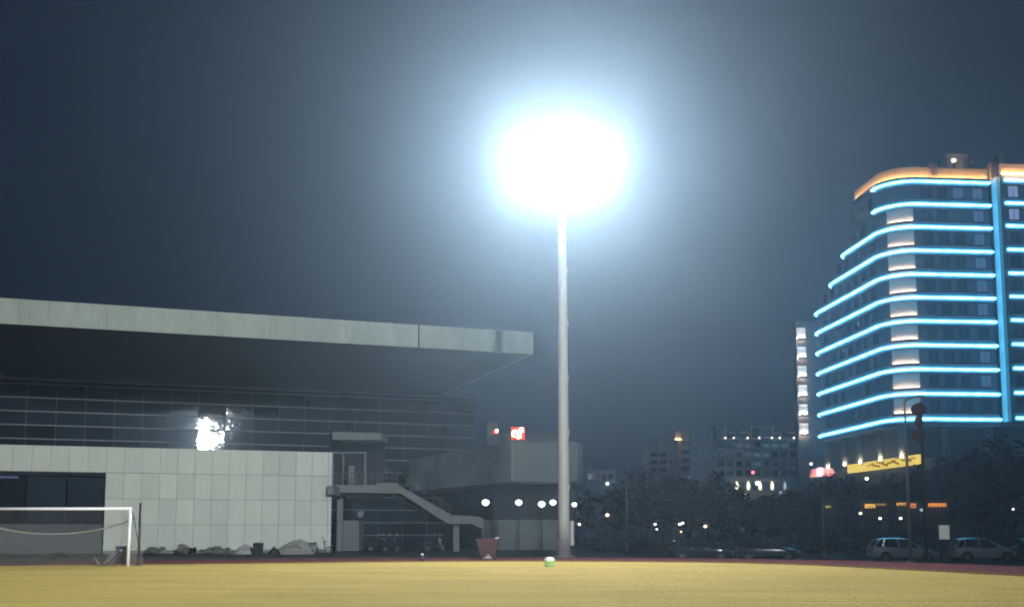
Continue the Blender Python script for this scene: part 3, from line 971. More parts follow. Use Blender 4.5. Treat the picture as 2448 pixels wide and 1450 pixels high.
for k, z in enumerate(LZ):
    cl = VM[k] > 5
    if cl:
        MB().slab(outline(VM[k], 0.03), outline(VM[k], 0.42), z - 0.45, z + (0.75 if k else 0.34)).build('floor_band', M['hotel_fascia'], hotel)
        path = outline(VM[k], 0.66)
    else:
        MB().slab(outline(VM[k], 0.03, close=False), outline(VM[k], 0.42, close=False), z - 0.45, z + (0.75 if k else 0.34)).build('floor_band', M['hotel_fascia'], hotel)
        path = outline(VM[k], 0.66, close=False)
    MB().tube([(p[0], p[1], z) for p in path], 0.19, 6).build('led_strip', M['led'], hotel)
    z2 = z + 0.12
    MB().box(H3(23.2, -1.42, z2 + 0.15), (13.2, 0.4, 1.2), axes=HAX).build('floor_band', M['hotel_fascia'], hotel)
    MB().tube([H3(16.9, -1.8, z2), H3(30, -1.8, z2)], 0.19, 6).build('led_strip', M['led'], hotel)
MB().box(H3(16.1, -0.75, (LZ[0] + LZ[-1]) / 2 + 0.2), (0.52, 1.4, LZ[0] - LZ[-1] + 1.0), axes=HAX).build('led_column', M['led_col'], hotel)

# windows
wg = mat('hotel_glass', (0.015, 0.02, 0.035), 0.08, var=0.2, rnd=0.3)
wl1 = mat('curtained_window', (0.1, 0.12, 0.16), 0.5, var=0, emit=(0.25, 0.40, 0.75), estr=0.16)
wl2 = mat('bright_curtained_window', (0.1, 0.12, 0.16), 0.5, var=0, emit=(0.42, 0.52, 0.95), estr=0.42)
wmesh = {}
def win_mesh(w, h, m):
    key = (w, h, m.name)
    if key not in wmesh:
        me = MB().box((0, 0, 0), (w, 0.10, h)).mesh('window'); me.materials.append(m); wmesh[key] = me
    return wmesh[key]
def frame_mesh(w, h):
    key = (w, h, 'frame')
    if key not in wmesh:
        m = MB()
        for q in (-1, 1):
            m.box((q * (w / 2 + .04), 0, 0), (.08, .16, h + .16)); m.box((0, 0, q * (h / 2 + .04)), (w, .15, .08))
        m.box((0, 0, 0), (.06, .14, h))
        me = m.mesh('window_frame'); me.materials.append(M['mullion_dk']); wmesh[key] = me
    return wmesh[key]
hrz = math.atan2(hu.y, hu.x)
for k in range(10):
    zc = (LZ[k] + LZ[k + 1]) / 2 + 0.2
    for u in (5.8, 8.2, 10.6, 13.6):
        m = wl1 if (u > 13 and k not in (6, 9)) or (k == 0 and u == 10.6) else wg
        o = piece('window', win_mesh(1.5, 1.6, m), hotel, H3(u, -0.05, zc), (0, 0, hrz))
        f = bpy.data.objects.new('window_frame', frame_mesh(1.5, 1.6)); f.parent = o; col.objects.link(f)
    for u in (18.4, 20.9):
        m = wl2 if u < 19 and k < 2 else wg
        o = piece('window', win_mesh(1.5, 1.6, m), hotel, H3(u, -1.25, zc + 0.1), (0, 0, hrz))
        f = bpy.data.objects.new('window_frame', frame_mesh(1.5, 1.6)); f.parent = o; col.objects.link(f)
    v = 6.0
    vlim = min(VM[k + 1] if VM[k + 1] > 5 else 13, 30) - 2.5
    if k < 2: vlim = 12.5
    while v < vlim:
        o = piece('window', win_mesh(1.7, 1.6, wg), hotel, H3(-0.05, v, zc), (0, 0, hrz - math.pi / 2))
        f = bpy.data.objects.new('window_frame', frame_mesh(1.7, 1.6)); f.parent = o; col.objects.link(f)
        v += 3.2
# lit corner panels
def arc_path(o, a0, a1, n_=9, RC=4.2):
    return [H2(RC + (RC + o) * math.cos(a0 + (a1 - a0) * i / (n_ - 1)), RC + (RC + o) * math.sin(a0 + (a1 - a0) * i / (n_ - 1))) for i in range(n_)]
for k in range(1, 10):
    z0, z1 = LZ[k + 1] + 0.76, LZ[k] - 0.46
    a0, a1 = R(212), R(262)
    MB().slab(arc_path(0.06, a0, a1), arc_path(0.20, a0, a1), z0, z1).build('corner_panel', M['paleplaster'], hotel)
    MB().slab(arc_path(0.44, a0, a1), arc_path(0.52, a0, a1), z0 - 0.02, z0 + 0.05).build('uplight', M['warm_c'], hotel)
    MB().slab(arc_path(0.56, a0, a1), arc_path(0.62, a0, a1), z0 - 0.25, z0 + 0.13).build('uplight_lip', M['hotel_dark'], hotel)
# amber roof edge
pz0, pz1 = LZ[0] + 0.46, W(2300, 403, 151).z
def roofline(o, vmax=11.8): return [H2(-o, vmax)] + outline(3.0, o, close=False)[1:]
MB().slab(roofline(-0.35), roofline(0.05), pz0, pz1).build('parapet', M['cream'], hotel)
MB().slab(roofline(0.42), roofline(0.52), pz0 + 0.02, pz0 + 0.10).build('amber_light', M['amber'], hotel)
MB().slab(roofline(0.06), roofline(0.66), pz0 - 0.10, pz0 - 0.02).build('light_shelf', M['hotel_dark'], hotel)
MB().slab(roofline(0.60), roofline(0.66), pz0 - 0.015, pz0 + 0.16).build('light_lip', M['hotel_dark'], hotel)
MB().box(H3(23, -1.25, (pz0 + pz1) / 2 + 0.5), (13, 0.4, pz1 - pz0 - 0.2), axes=HAX).build('parapet', M['cream'], hotel)
MB().box(H3(23, -1.85, pz0 + 0.60), (13, 0.10, 0.10), axes=HAX).build('amber_light', M['amber'], hotel)
for u, hgt, w in ((7.0, 0.5, 1.0), (16.2, 0.9, 1.0)):
    MB().box(H3(u, 0.2, (pz0 + pz1 + hgt) / 2), (w, 1.2, pz1 - pz0 + hgt), axes=HAX).build('parapet_pier', M['cream'], hotel)
ph = W(2320, 377, 153).z
pu0, pu1 = 9.4, 12.6
m = MB()
m.box(H3(pu0 + 0.45, 1.5, (pz0 + ph) / 2), (0.9, 2.2, ph - pz0), axes=HAX)
m.box(H3(pu1 - 0.35, 1.5, (pz0 + ph) / 2), (1.0, 2.2, ph - pz0), axes=HAX)
m.box(H3((pu0 + pu1) / 2 + 0.05, 1.5, ph - 0.45), (pu1 - pu0 - 1.95, 2.2, 0.9), axes=HAX)
m.build('roof_house', M['cream'], hotel)
MB().box(H3(pu1 + 0.8, 1.5, ph - 0.85), (1.5, 0.5, 0.3), axes=HAX).build('roof_house_arm', M['cream'], hotel)
MB().box(H3(pu0 + 1.05, 0.3, ph - 1.1), (0.35, 0.2, 0.35), axes=HAX).build('roof_lamp', M['warm'], hotel)
MB().box(H3(17.3, 0.0, pz1 + 1.3), (0.8, 0.8, 2.0), axes=HAX).build('roof_tank', M['hotel_wall'], hotel)
# podium: recessed storey with columns, then the base
MB().slab(outline(30, -1.6), outline(30, 0.5), LZ[-1] - 1.0, LZ[-1] - 0.8).build('recess_soffit', M['hotel_fascia'], hotel)
MB().prism([H2(3, 3), H2(29, 3), H2(29, 29), H2(3, 29)], 11.0, pod_z - 0.02).build('recessed_storey', M['hotel_dark'], hotel)
cols = [(0.9, 0.6), (0.5, 6.85), (0.5, 14.1), (0.5, 20.2), (0.5, 27.3), (7.5, 0.6), (14, 0.6)]
for (u, v) in cols:
    MB().lathe(H3(u, v, 10.4), [(0.55, 0), (0.55, 6.3)], 16).build('podium_column', M['concrete'], hotel, True)
    if u < 5:
        uo = MB().lathe(H3(u - 0.42, v - 0.55, 11.75), [(0.05, 0), (0.12, .05), (0.12, .16), (0.05, .26)], 10).build('column_uplight', M['warm_s'], hotel)
pod = MB()
pod.prism([H2(-0.5, -12), H2(30, -12), H2(30, 31), H2(-0.5, 31)], -0.8, 10.9)
po = pod.build('podium', M['hotel_dark'], hotel)
# wing at the far left
wz = W(1925, 776, 187).z
MB().prism([H2(-2.4, 33.5), H2(2.2, 33.5), H2(2.2, 35.2), H2(-2.4, 35.2)], -0.8, wz).build('rear_wing', mat('wing_wall', (0.045, 0.04, 0.045), .8, var=.15), hotel)
for i in range(6):
    yb = 811 + 45.6 * i
    zc0, zc1 = W(1925, yb - 1, 183).z, W(1925, yb - 28, 183).z
    pm_ = MB().box(H3(-1.45, 33.36, (zc0 + zc1) / 2), (1.6, 0.2, zc1 - zc0), axes=HAX).build('wing_panel', M['paleplaster'], hotel)
    MB().box(H3(-1.45, 32.95, zc0 - 0.02), (1.5, 0.08, 0.10), axes=HAX).build('wing_uplight', M['warm_w'], hotel)
    MB().box(H3(-1.45, 32.84, zc0 - 0.02), (1.6, 0.06, 0.36), axes=HAX).build('wing_lip', M['hotel_dark'], hotel)
    MB().box(H3(-1.45, 32.95, zc1 + 0.12), (1.4, 0.06, 0.06), axes=HAX).build('wing_uplight', M['warm'], hotel)
    MB().box(H3(-1.45, 32.86, zc1 + 0.10), (1.6, 0.05, 0.26), axes=HAX).build('wing_lip', M['hotel_dark'], hotel)

# shop signs of the podium
M['sign_yellow'] = lamp_mat('lit_yellow', (1.0, 0.72, 0.10), 0.95)
M['sign_ink'] = mat('sign_ink', (0.25, 0.14, 0.02), 0.6, var=0.1, emit=(0.5, 0.28, 0.03), estr=0.4)
a = W(2203, 1085, 139.5); b = W(2034, 1110, 163.2)
sa_, sb_ = Vector((a.x - 0.15, a.y, 0)), Vector((b.x - 0.35, b.y, 0))
sd = (sb_ - sa_); sL = sd.length; sd.normalize()
sn = Vector((-sd.y, sd.x, 0))
if sn.x > 0: sn = -sn
zs0, zs1 = W(2203, 1108, 139.5).z, a.z
ys_ = thing('lit_signboard', sa_ + Vector((0, 0, zs0)), 'long glowing yellow signboard with brushed lettering on the hotel podium', 'sign')
ax_s = (sd, sn, Vector((0, 0, 1)))
mid = (sa_ + sb_) / 2
MB().box(Vector((mid.x, mid.y, (zs0 + zs1) / 2)), (sL, 0.4, zs1 - zs0), axes=ax_s).build('lightbox', M['sign_yellow'], ys_)
def sign_bar(s0, z0_, s1, z1_, w=0.16):
    p = sa_ + sd * s0 + sn * 0.23; q = sa_ + sd * s1 + sn * 0.23
    MB().bar(Vector((p.x, p.y, zs0 + z0_)), Vector((q.x, q.y, zs0 + z1_)), 0.06, w).build('brush_stroke', M['sign_ink'], ys_)
for (s0, z0_, s1, z1_, w) in ((1.0, .9, 4.0, .75, .22), (2.0, .5, 5.2, .85, .25), (5.8, .3, 8.2, .95, .3), (7.0, .9, 10.0, .55, .3), (9.5, .3, 11.5, .75, .28),
                              (10.5, .85, 13.0, .95, .22), (12.0, .35, 14.6, .7, .3), (14.2, .95, 16.4, .6, .2), (5.0, 1.1, 7.0, 1.15, .16), (17.5, 1.1, 19.5, 1.05, .12)):
    sign_bar(s0, z0_, s1, z1_, w)
rs = thing('red_signboard', W(1969, 1140, 172), 'glowing red signboard with white middle left of the yellow sign', 'sign')
DR = 172
panel_poly(MB(), [(1937, 1140), (1982, 1137), (1999, 1133), (1990, 1119), (1960, 1116), (1940, 1122)], DR, DR + 0.5).build('lightbox', lamp_mat('lit_red', (1.0, 0.10, 0.09), 0.75), rs)
panel_poly(MB(), [(1953, 1137), (1964, 1138), (1970, 1126), (1966, 1117), (1955, 1118), (1952, 1127)], DR - 0.15, DR - 0.02).build('white_emblem', lamp_mat('lit_white', (1.0, 0.75, 0.85), 1.3), rs)
panel_poly(MB(), [(1973, 1122), (1983, 1120), (1986, 1131), (1978, 1133)], DR - 0.15, DR - 0.02).build('orange_stroke', lamp_mat('lit_orange', (1.0, 0.3, 0.12), 0.9), rs)
panel_poly(MB(), [(1938, 1140), (1952, 1139), (1952, 1134), (1939, 1135)], DR - 0.15, DR - 0.02).build('amber_stroke', lamp_mat('lit_amber', (1.0, 0.5, 0.12), 1.0), rs)
MB().box(W(1969, 1150, DR + 1.5) - Vector((0, 0, 5.3)), (4.4, 2.6, 11.2)).build('entrance_porch', M['hotel_dark'], hotel)
# shop lights low on the podium
def shop(name, x0, x1, y0, y1, D, colr, st_, label):
    m = lamp_mat('shop_' + name, colr, st_)
    t = thing('shop_sign', W((x0 + x1) / 2, y1, D), label, 'sign', 'shop signs along the hotel podium')
    panel_poly(MB(), [(x0, y1), (x1, y1), (x1, y0), (x0, y0)], D, D + 0.3).build('lightbox', m, t)
    rnd = random.Random(name)
    for i in range(5):
        xa = x0 + (x1 - x0) * (i + rnd.uniform(.1, .5)) / 5
        ya = y0 + (y1 - y0) * rnd.uniform(.2, .6)
        panel_poly(MB(), [(xa, ya + 3), (xa + 3.5, ya + 3.6), (xa + 3.5, ya + 1), (xa, ya)], D - 0.06, D - 0.01).build('letter_stroke', M['sign_ink'], t)
shop('a', 2070, 2093, 1204, 1213, 99.5, (1.0, .55, .08), 1.0, 'amber shop sign furthest left under the hotel')
shop('b', 2100, 2118, 1203, 1207, 99.5, (.7, .35, .08), .45, 'dim brown shop sign beside the amber one')
shop('c', 2146, 2166, 1201, 1207, 99.5, (1.0, .42, .06), .9, 'orange shop sign left of the tall grey lamp pole')
shop('d', 2172, 2190, 1202, 1213, 99.5, (1.0, .25, .08), .7, 'red-orange shop sign right of the tall grey lamp pole')
shop('e', 2222, 2262, 1202, 1210, 99.5, (1.0, .30, .04), .95, 'long orange shop sign furthest right under the hotel')
shop('f', 1976, 1986, 1208, 1213, 99.5, (.9, .7, .12), .7, 'tiny yellow shop sign under the red signboard')

def shop_row(px0, px1, label):
    p0, p1 = W(px0, 1200, 100.0), W(px1, 1200, 100.0)
    zt_ = W(px0, 1197, 100.0).z
    cx_ = (p0.x + p1.x) / 2
    t = thing('shop_kiosk', (cx_, 102, -0.6), label, 'kiosk', 'dark kiosks under the shop signs')
    MB().box((cx_, 101.6, (zt_ - 0.6) / 2), (p1.x - p0.x, 3.0, zt_ + 0.6)).build('wall', M['hotel_dark'], t)
    MB().box((cx_, 101.4, zt_ + 0.07), (p1.x - p0.x + 0.3, 3.6, 0.12)).build('roof', M['hotel_dark'], t)
    n_ = max(2, int((p1.x - p0.x) / 1.6))
    for i in range(n_):
        x_ = p0.x + (p1.x - p0.x) * (i + .5) / n_
        MB().box((x_, 100.06, 0.75), (1.2, 0.08, 2.5)).build('shutter', M['mullion_dk'], t)
shop_row(2058, 2124, 'dark kiosk under the amber shop sign')
shop_row(2140, 2196, 'dark kiosk behind the tall grey lamp pole')
shop_row(2214, 2270, 'dark kiosk under the long orange sign on the right')
shop_row(1966, 1996, 'small dark kiosk under the tiny yellow sign')

# ------------------------------------------------------------------ apartment blocks in the distance
ap = thing('apartment_block', (60, 235, 0), 'wide distant apartment block with pale roof frames', 'building')
DA = 230.0
def AB(x0, x1, ytop, D, dep, mname, name, parent, zb=-0.8):
    p0, p1 = W(x0, ytop, D), W(x1, ytop, D)
    c = (p0 + p1) / 2
    return MB().box((c.x, D + dep / 2, (p0.z + zb) / 2), (p1.x - p0.x, dep, p0.z - zb)).build(name, M[mname], parent)
AB(1712, 1975, 1046, DA, 12, 'apart', 'main_body', ap)
AB(1650, 1705, 1018, DA - 3, 14, 'apart', 'stair_tower', ap)
wdark = mat('flat_glass', (0.02, 0.03, 0.035), 0.1, var=.2)
wcy = lamp_mat('flat_lit_cyan', (0.25, 0.65, 0.75), 0.22)
wgr = lamp_mat('flat_lit_grey', (0.5, 0.6, 0.65), 0.16)
random.seed(17)
for r in range(4):
    for c in range(9):
        px = 1724 + c * 21.5; py = 1058 + r * 22
        lit = (r, c) in ((0, 5), (0, 6), (1, 4), (2, 4), (0, 7), (1, 5))
        m = wcy if lit else wgr if (r, c) in ((0, 2), (0, 3), (1, 3)) else wdark
        p = W(px, py + 6, DA - 0.05)
        h = 1.3 if m is wdark else random.uniform(.3, .7)
        o = piece('window', win_mesh(1.25, 1.15 if m is wdark else .55, m), ap, p)
        f = bpy.data.objects.new('window_frame', frame_mesh(1.25, 1.15)); f.parent = o; col.objects.link(f)
for r in range(5):      # balcony ledges
    p0, p1 = W(1714, 1051 + 22 * r, DA), W(1935, 1051 + 22 * r, DA)
    for a_, b_2 in ((0, .24), (.30, .62), (.68, 1)):
        pa, pb = p0.lerp(p1, a_), p0.lerp(p1, b_2)
        MB().box(((pa.x + pb.x) / 2, DA - 0.5, pa.z), (pb.x - pa.x, 1.0, .35)).build('balcony', M['apart'], ap)
fr = lamp_mat('frame_lit', (0.9, 0.75, 0.68), 0.0)
M['frame_white'] = mat('frame_white', (0.7, 0.66, 0.62), 0.7, var=.1)
def rbar(x0, y0, x1, y1, w=0.30): MB().bar(W(x0, y0, DA + 1), W(x1, y1, DA + 1), w).build('roof_frame', M['frame_white'], ap)
for (x0, y0, x1, y1) in ((1712, 1020, 1740, 1020), (1737, 1022, 1737, 1047), (1742, 1032, 1758, 1033), (1757, 1034, 1757, 1046), (1771, 1032, 1791, 1033), (1790, 1034, 1790, 1046),
                         (1794, 1020, 1850, 1021), (1818, 1023, 1818, 1047), (1848, 1023, 1848, 1047), (1796, 1022, 1796, 1046), (1853, 1033, 1868, 1034), (1867, 1035, 1867, 1046),
                         (1882, 1033, 1902, 1034), (1901, 1035, 1901, 1046), (1905, 1022, 1925, 1022), (1907, 1023, 1907, 1046), (1713, 1022, 1713, 1046)):
    rbar(x0, y0, x1, y1)
for px in (1737, 1757, 1790, 1818, 1848, 1867, 1901):
    MB().box(W(px - 3, 1046, DA), (0.35, 0.2, 0.35)).build('roof_uplight', lamp_mat('roof_uplamp', (1, .82, .68), 2.6), ap)
# colonnade in front
for i, px in enumerate((1731, 1762, 1789, 1817, 1846, 1877, 1930)):
    p1, p0 = W(px, 1147, 222), W(px, 1172, 222)
    MB().bar(p0, p1, 0.7).build('colonnade_column', M['apart'], ap)
    MB().lathe(W(px, 1168, 221.2), [(0.1, 0), (0.24, .2), (0.2, .9), (0.06, 1.5)], 8).build('column_uplight', M['globe_y'] if 0 < i < 5 else M['globe_dim'], ap)
MB().bar(W(1706, 1146, 222), W(1938, 1147, 222), 0.5).build('colonnade_beam', M['apart'], ap)
MB().box(W(1820, 1172, 226) - Vector((0, 0, 5.2)), (24, 8, 10.0)).build('colonnade_base', M['apart_dk'], ap)

ap2 = thing('corner_block', (37, 235, 0), 'narrow brownish block with an amber lit panel on top', 'building')
AB(1620, 1648, 1026, DA - 6, 10, 'apart_dk', 'body', ap2)
panel_poly(MB(), [(1614, 1048), (1629, 1045), (1628, 1029), (1614, 1032)], DA - 6.4, DA - 6.1).build('amber_panel', M['cream'], ap2)
MB().box(W(1621, 1049, DA - 7.1), (1.3, .15, .2)).build('panel_light', lamp_mat('panel_lamp', (1.0, 0.55, 0.2), 12.0), ap2)
for r in range(5):
    for q in (0, 1):
        o = piece('window', win_mesh(0.9, 1.0, wdark), ap2, W(1634 + 9 * q, 1060 + 20 * r, DA - 6.05))
ap3 = thing('stepped_block', (27, 250, 0), 'dim stepped apartment block behind the slim street lamp', 'building')
for (x0, x1, yt, dd) in ((1550, 1575, 1072, 0), (1575.5, 1600, 1052, 1.5), (1600.5, 1619, 1062, 3)):
    AB(x0, x1, yt, 250 + dd, 12, 'apart_dk', 'body', ap3)
for r in range(4):
    for c in range(3):
        piece('window', win_mesh(1.5, .9, wdark), ap3, W(1563 + c * 23, 1086 + 18 * r, 249.95 + 1.5 * c))
ap4 = thing('low_house', (18, 190, 0), 'low dim house just right of the mast', 'building')
AB(1400, 1470, 1122, 190, 10, 'apart_dk', 'body', ap4)
AB(1405, 1420, 1117, 191, 3, 'apart_dk', 'roof_hut', ap4)
for c in range(4):
    piece('window', win_mesh(1.0, 1.0, wdark), ap4, W(1412 + c * 16, 1138, 189.95))

# ------------------------------------------------------------------ trees
def trunk_mesh(h, r, seed):
    rnd = random.Random(seed)
    m = MB()
    top = Vector((rnd.uniform(-.2, .2), rnd.uniform(-.2, .2), h))
    mid_ = Vector((rnd.uniform(-.12, .12), rnd.uniform(-.1, .1), h * .5))
    m.tube([(0, 0, -0.3), (0, 0, 0.15), mid_, top], [r * 1.4, r, r * .75, r * .5], 9)
    for i in range(6):
        a = rnd.uniform(0, 6.28)
        s = mid_.lerp(top, rnd.uniform(.3, 1))
        e = s + Vector((math.cos(a) * rnd.uniform(.7, 1.5), math.sin(a) * rnd.uniform(.7, 1.5), rnd.uniform(.7, 1.6)))
        m.tube([s, s.lerp(e, .5) + Vector((0, 0, .1)), e], [r * .45, r * .3, r * .12], 6)
    return m
variants = []
for i in range(4):
    tm = trunk_mesh(2.2, 0.15, i).mesh('trunk', smooth=True); tm.materials.append(M['bark'])
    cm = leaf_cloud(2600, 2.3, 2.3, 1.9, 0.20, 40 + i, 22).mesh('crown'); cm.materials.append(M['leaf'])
    variants.append((tm, cm))
def tree(px, D, ytop, label, var, sx=1.0, name='broadleaf_tree'):
    b_ = W(px, 1300, D); b_.z = gz(b_.x, b_.y)
    top = W(px, ytop, D).z
    t = thing(name, b_, label, 'tree', 'dark trees beyond the track')
    h = top - b_.z
    s = h / 5.8
    t.scale = (s * sx, s * sx, s)
    for nm, me, off in (('trunk', variants[var][0], (0, 0, 0)), ('crown', variants[var][1], (0, 0, 3.5))):
        o = bpy.data.objects.new(nm, me); o.parent = t; o.location = off
        o.rotation_euler = (0, 0, px * 0.7)
        col.objects.link(o)
    return t
TREES = [
 (1420, 112, 1172, 'dark tree directly right of the floodlight mast', 0, 1.2),
 (1478, 118, 1165, 'dark tree behind the thin post right of the mast', 1, 1.1),
 (1535, 108, 1128, 'dark tree below the slim unlit street lamp', 2, 1.15),
 (1588, 112, 1120, 'tall dark tree before the stepped apartment block', 3, 1.0),
 (1645, 105, 1138, 'dark tree below the amber lit panel block', 0, 1.2),
 (1700, 110, 1130, 'dark tree before the stair tower of the apartments', 1, 1.2),
 (1760, 104, 1176, 'low dark tree below the left end of the lit colonnade', 2, 1.5),
 (1825, 108, 1180, 'low dark tree below the middle of the lit colonnade', 3, 1.5),
 (1890, 104, 1172, 'dark tree below the right end of the lit colonnade', 0, 1.4),
 (1950, 110, 1148, 'dark tree below the red signboard', 1, 1.3),
 (2010, 106, 1140, 'dark tree below the left end of the yellow signboard', 2, 1.1),
 (2065, 118, 1134, 'dark tree below the middle of the yellow signboard', 3, 0.9),
 (2130, 112, 1128, 'dark tree below the right end of the yellow signboard', 0, 0.85),
 (2215, 106, 1112, 'dark tree behind the pole with red lanterns', 1, 0.95),
 (2280, 110, 1100, 'dark tree behind the white notice board', 2, 1.0),
 (2345, 104, 1090, 'large dark tree behind the second silver car from the right', 3, 1.1),
 (2415, 92, 1040, 'tallest dark tree at the right edge of the photo', 0, 1.0),
]
for a in TREES: tree(*a)
def hedge(px0, px1, D, h, label, seed):
    p0, p1 = W(px0, 1300, D), W(px1, 1300, D)
    b_ = (p0 + p1) / 2; b_.z = gz(b_.x, b_.y)
    t = thing('hedge', b_, label, 'hedge', 'dark hedges behind the parked cars')
    L = p1.x - p0.x
    m = leaf_cloud(int(420 * L), L / 2, 0.6, h / 2, 0.12, seed, int(L * 5), -h / 2)
    for v in m.v: v += b_ + Vector((0, 0, h / 2))
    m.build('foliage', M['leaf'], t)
    for i in range(int(L / 1.6)):
        x = b_.x - L / 2 + 0.4 + 1.6 * i
        MB().tube([(x, b_.y, b_.z - .1), (x + .1, b_.y, b_.z + h * .7)], [.03, .012], 5).build('stem', M['bark'], t)
hedge(1400, 1620, 98, 1.7, 'dark hedge stretch right of the mast', 71)
hedge(1625, 1880, 96, 1.9, 'dark hedge stretch behind the two dark cars', 72)
hedge(1885, 2110, 94, 2.0, 'dark hedge stretch left of the silver cars', 73)
hedge(2115, 2440, 90, 2.2, 'dark hedge stretch behind the silver cars', 74)

# ------------------------------------------------------------------ lamp posts
def globe_lamp(px, py, D, r, mname, label, arm=False):
    p = W(px, py, D)
    g0 = gz(p.x, p.y)
    t = thing('garden_lamp', Vector((p.x, p.y, g0)), label, 'lamp', 'small lamps in the dark beyond the field')
    MB().tube([(p.x, p.y, g0 - .05), (p.x, p.y, p.z - r * 0.9)], [0.05, 0.035], 8).build('post', M['black'], t)
    MB().lathe((p.x, p.y, p.z - r * 1.15), [(r * .5, 0), (r * .6, r * .15), (r * .3, r * .3)], 10).build('collar', M['housing'], t)
    MB().sphere((p.x, p.y, p.z), r, 12, 8, 0.8).build('globe', M[mname], t, True)
for a in [
 (1161, 1200, 79, .27, 'globe', 'bright white globe lamp furthest left under the annex box'),
 (1240, 1200, 79, .25, 'globe', 'second bright white globe lamp under the annex box'),
 (1295, 1204, 79, .26, 'globe', 'larger bright globe lamp just left of the mast'),
 (1322, 1200, 80, .24, 'globe', 'bright globe lamp touching the left side of the mast'),
 (1373, 1205, 80, .19, 'globe', 'bright globe lamp touching the right side of the mast'),
 (1452, 1155, 100, .15, 'globe', 'white lamp high in the trees right of the mast'),
 (1452, 1230, 88, .14, 'globe_y', 'yellow lamp directly below the white tree lamp'),
 (1385, 1252, 86, .11, 'globe', 'white lamp dot beside the control box of the mast'),
 (1566, 1252, 88, .10, 'globe', 'upper white lamp dot below the slim street lamp'),
 (1570, 1264, 86, .08, 'globe', 'lower white lamp dot below the slim street lamp'),
 (1625, 1252, 88, .12, 'globe', 'left one of the twin white lamps'),
 (1632, 1249, 88, .10, 'globe', 'right one of the twin white lamps'),
 (1628, 1270, 86, .08, 'globe_o', 'faint orange lamp under the twin white lamps'),
 (1686, 1257, 86, .14, 'globe_o', 'orange-white lamp right of the twin lamps'),
 (1614, 1293, 80, .10, 'globe', 'low white lamp left of the dark cars'),
 (1645, 1141, 150, .20, 'globe', 'white lamp under the corner block'),
 (1641, 1153, 150, .15, 'globe_dim', 'dim grey lamp under the corner block'),
 (1800, 1128, 200, .36, 'red_lamp', 'red lamp before the distant apartments'),
 (1811, 1154, 205, .45, 'globe', 'brightest white lamp at the lit colonnade'),
 (1782, 1178, 200, .34, 'globe_o', 'orange lamp under the lit colonnade'),
 (1866, 1176, 200, .30, 'globe_dim', 'dim lamp under the right part of the colonnade'),
 (1939, 1108, 165, .22, 'globe', 'white lamp above the red signboard'),
 (2072, 1143, 100, .16, 'globe', 'white lamp under the yellow signboard'),
 (2057, 1226, 84, .11, 'globe_y', 'pale lamp left of the shop signs'),
 (2104, 1238, 84, .11, 'globe_y', 'pale lamp under the amber shop sign'),
 (2153, 1238, 84, .11, 'globe_y', 'pale lamp just left of the tall grey pole'),
 (2203, 1218, 84, .14, 'globe_dim', 'grey-green lamp on the right of the shop signs'),
 (2422, 1216, 84, .08, 'globe', 'tiny white lamp at the right edge of the photo'),
 (1302, 1217, 84, .14, 'globe', 'small white light below the globe lamps left of the mast'),
]: globe_lamp(*a)

def pole(px, y0, D, r0, r1, label, arm=None, mname='galv'):
    p = W(px, y0, D)
    g0 = gz(p.x, p.y)
    t = thing('street_lamp', Vector((p.x, p.y, g0)), label, 'street lamp', 'unlit street lamp poles')
    MB().tube([(p.x, p.y, g0 - .1), (p.x, p.y, g0 + (p.z - g0) * .5), (p.x, p.y, p.z)], [r0, (r0 + r1) / 2, r1], 10).build('pole', M[mname], t, True)
    MB().lathe((p.x, p.y, g0), [(r0 * 2.2, 0), (r0 * 2.2, .04), (r0 * 1.3, .2)], 10).build('foot', M[mname], t)
    if arm:
        MB().tube([(p.x, p.y, p.z - .25), (p.x + arm * .5, p.y, p.z + .02), (p.x + arm, p.y, p.z + .1)], [.05, .045, .035], 8).build('arm', M[mname], t)
        MB().box((p.x + arm * 1.15, p.y, p.z + .1), (abs(arm) * .4, .2, .1)).build('lamp_head', M['housing'], t, bevel=.02)
    return t
pole(2162, 950, 66.5, 0.13, 0.055, 'tall grey lamp pole in front of the left silver car', 0.9)
pole(1545, 1040, 130, 0.14, 0.09, 'slim unlit street lamp before the stepped apartment block', 2.0)
pole(1497, 1145, 90, 0.07, 0.05, 'thin plain post right of the mast among dark trees', None, 'concrete_dk')
pole(1966, 1185, 82, 0.05, 0.035, 'thin pole below the red signboard', None)
pole(1954, 1140, 100, 0.06, 0.04, 'thinner dark pole left of the one below the red sign', None, 'concrete_dk')
# pole with red lanterns
lp = pole(2200, 960, 64, 0.11, 0.09, 'dark pole hung with dull red lanterns', None, 'black')
lz = W(2200, 985, 64)
lan = mat('lantern_red', (0.15, 0.014, 0.022), 0.6, var=.2)
for i, (py, rr) in enumerate(((978, .46), (1008, .24), (1040, .40))):
    c = W(2196, py, 63.7)
    t = thing('red_lantern', c - Vector((0, 0, .35)), ('top', 'middle', 'bottom')[i] + ' dull red lantern on the dark pole before the hotel', 'lantern', 'red lanterns on the pole')
    MB().lathe(c, [(rr * .4, -.34), (rr * .85, -.24), (rr, 0), (rr * .85, .24), (rr * .4, .34)], 16).build('shade', lan, t, True)
    MB().lathe(c + Vector((0, 0, .34)), [(rr * .42, 0), (rr * .42, .05)], 12).build('cap', mat('lantern_gold', (.35, .22, .08), .4, var=.1), t)
    MB().lathe(c - Vector((0, 0, .42)), [(rr * .25, 0), (rr * .42, .08)], 12).build('tassel', lan, t)
    MB().bar(c + Vector((0, 0, .3)), Vector((lp.location.x, 64, c.z + .32)), .05).build('bracket', M['black'], t)

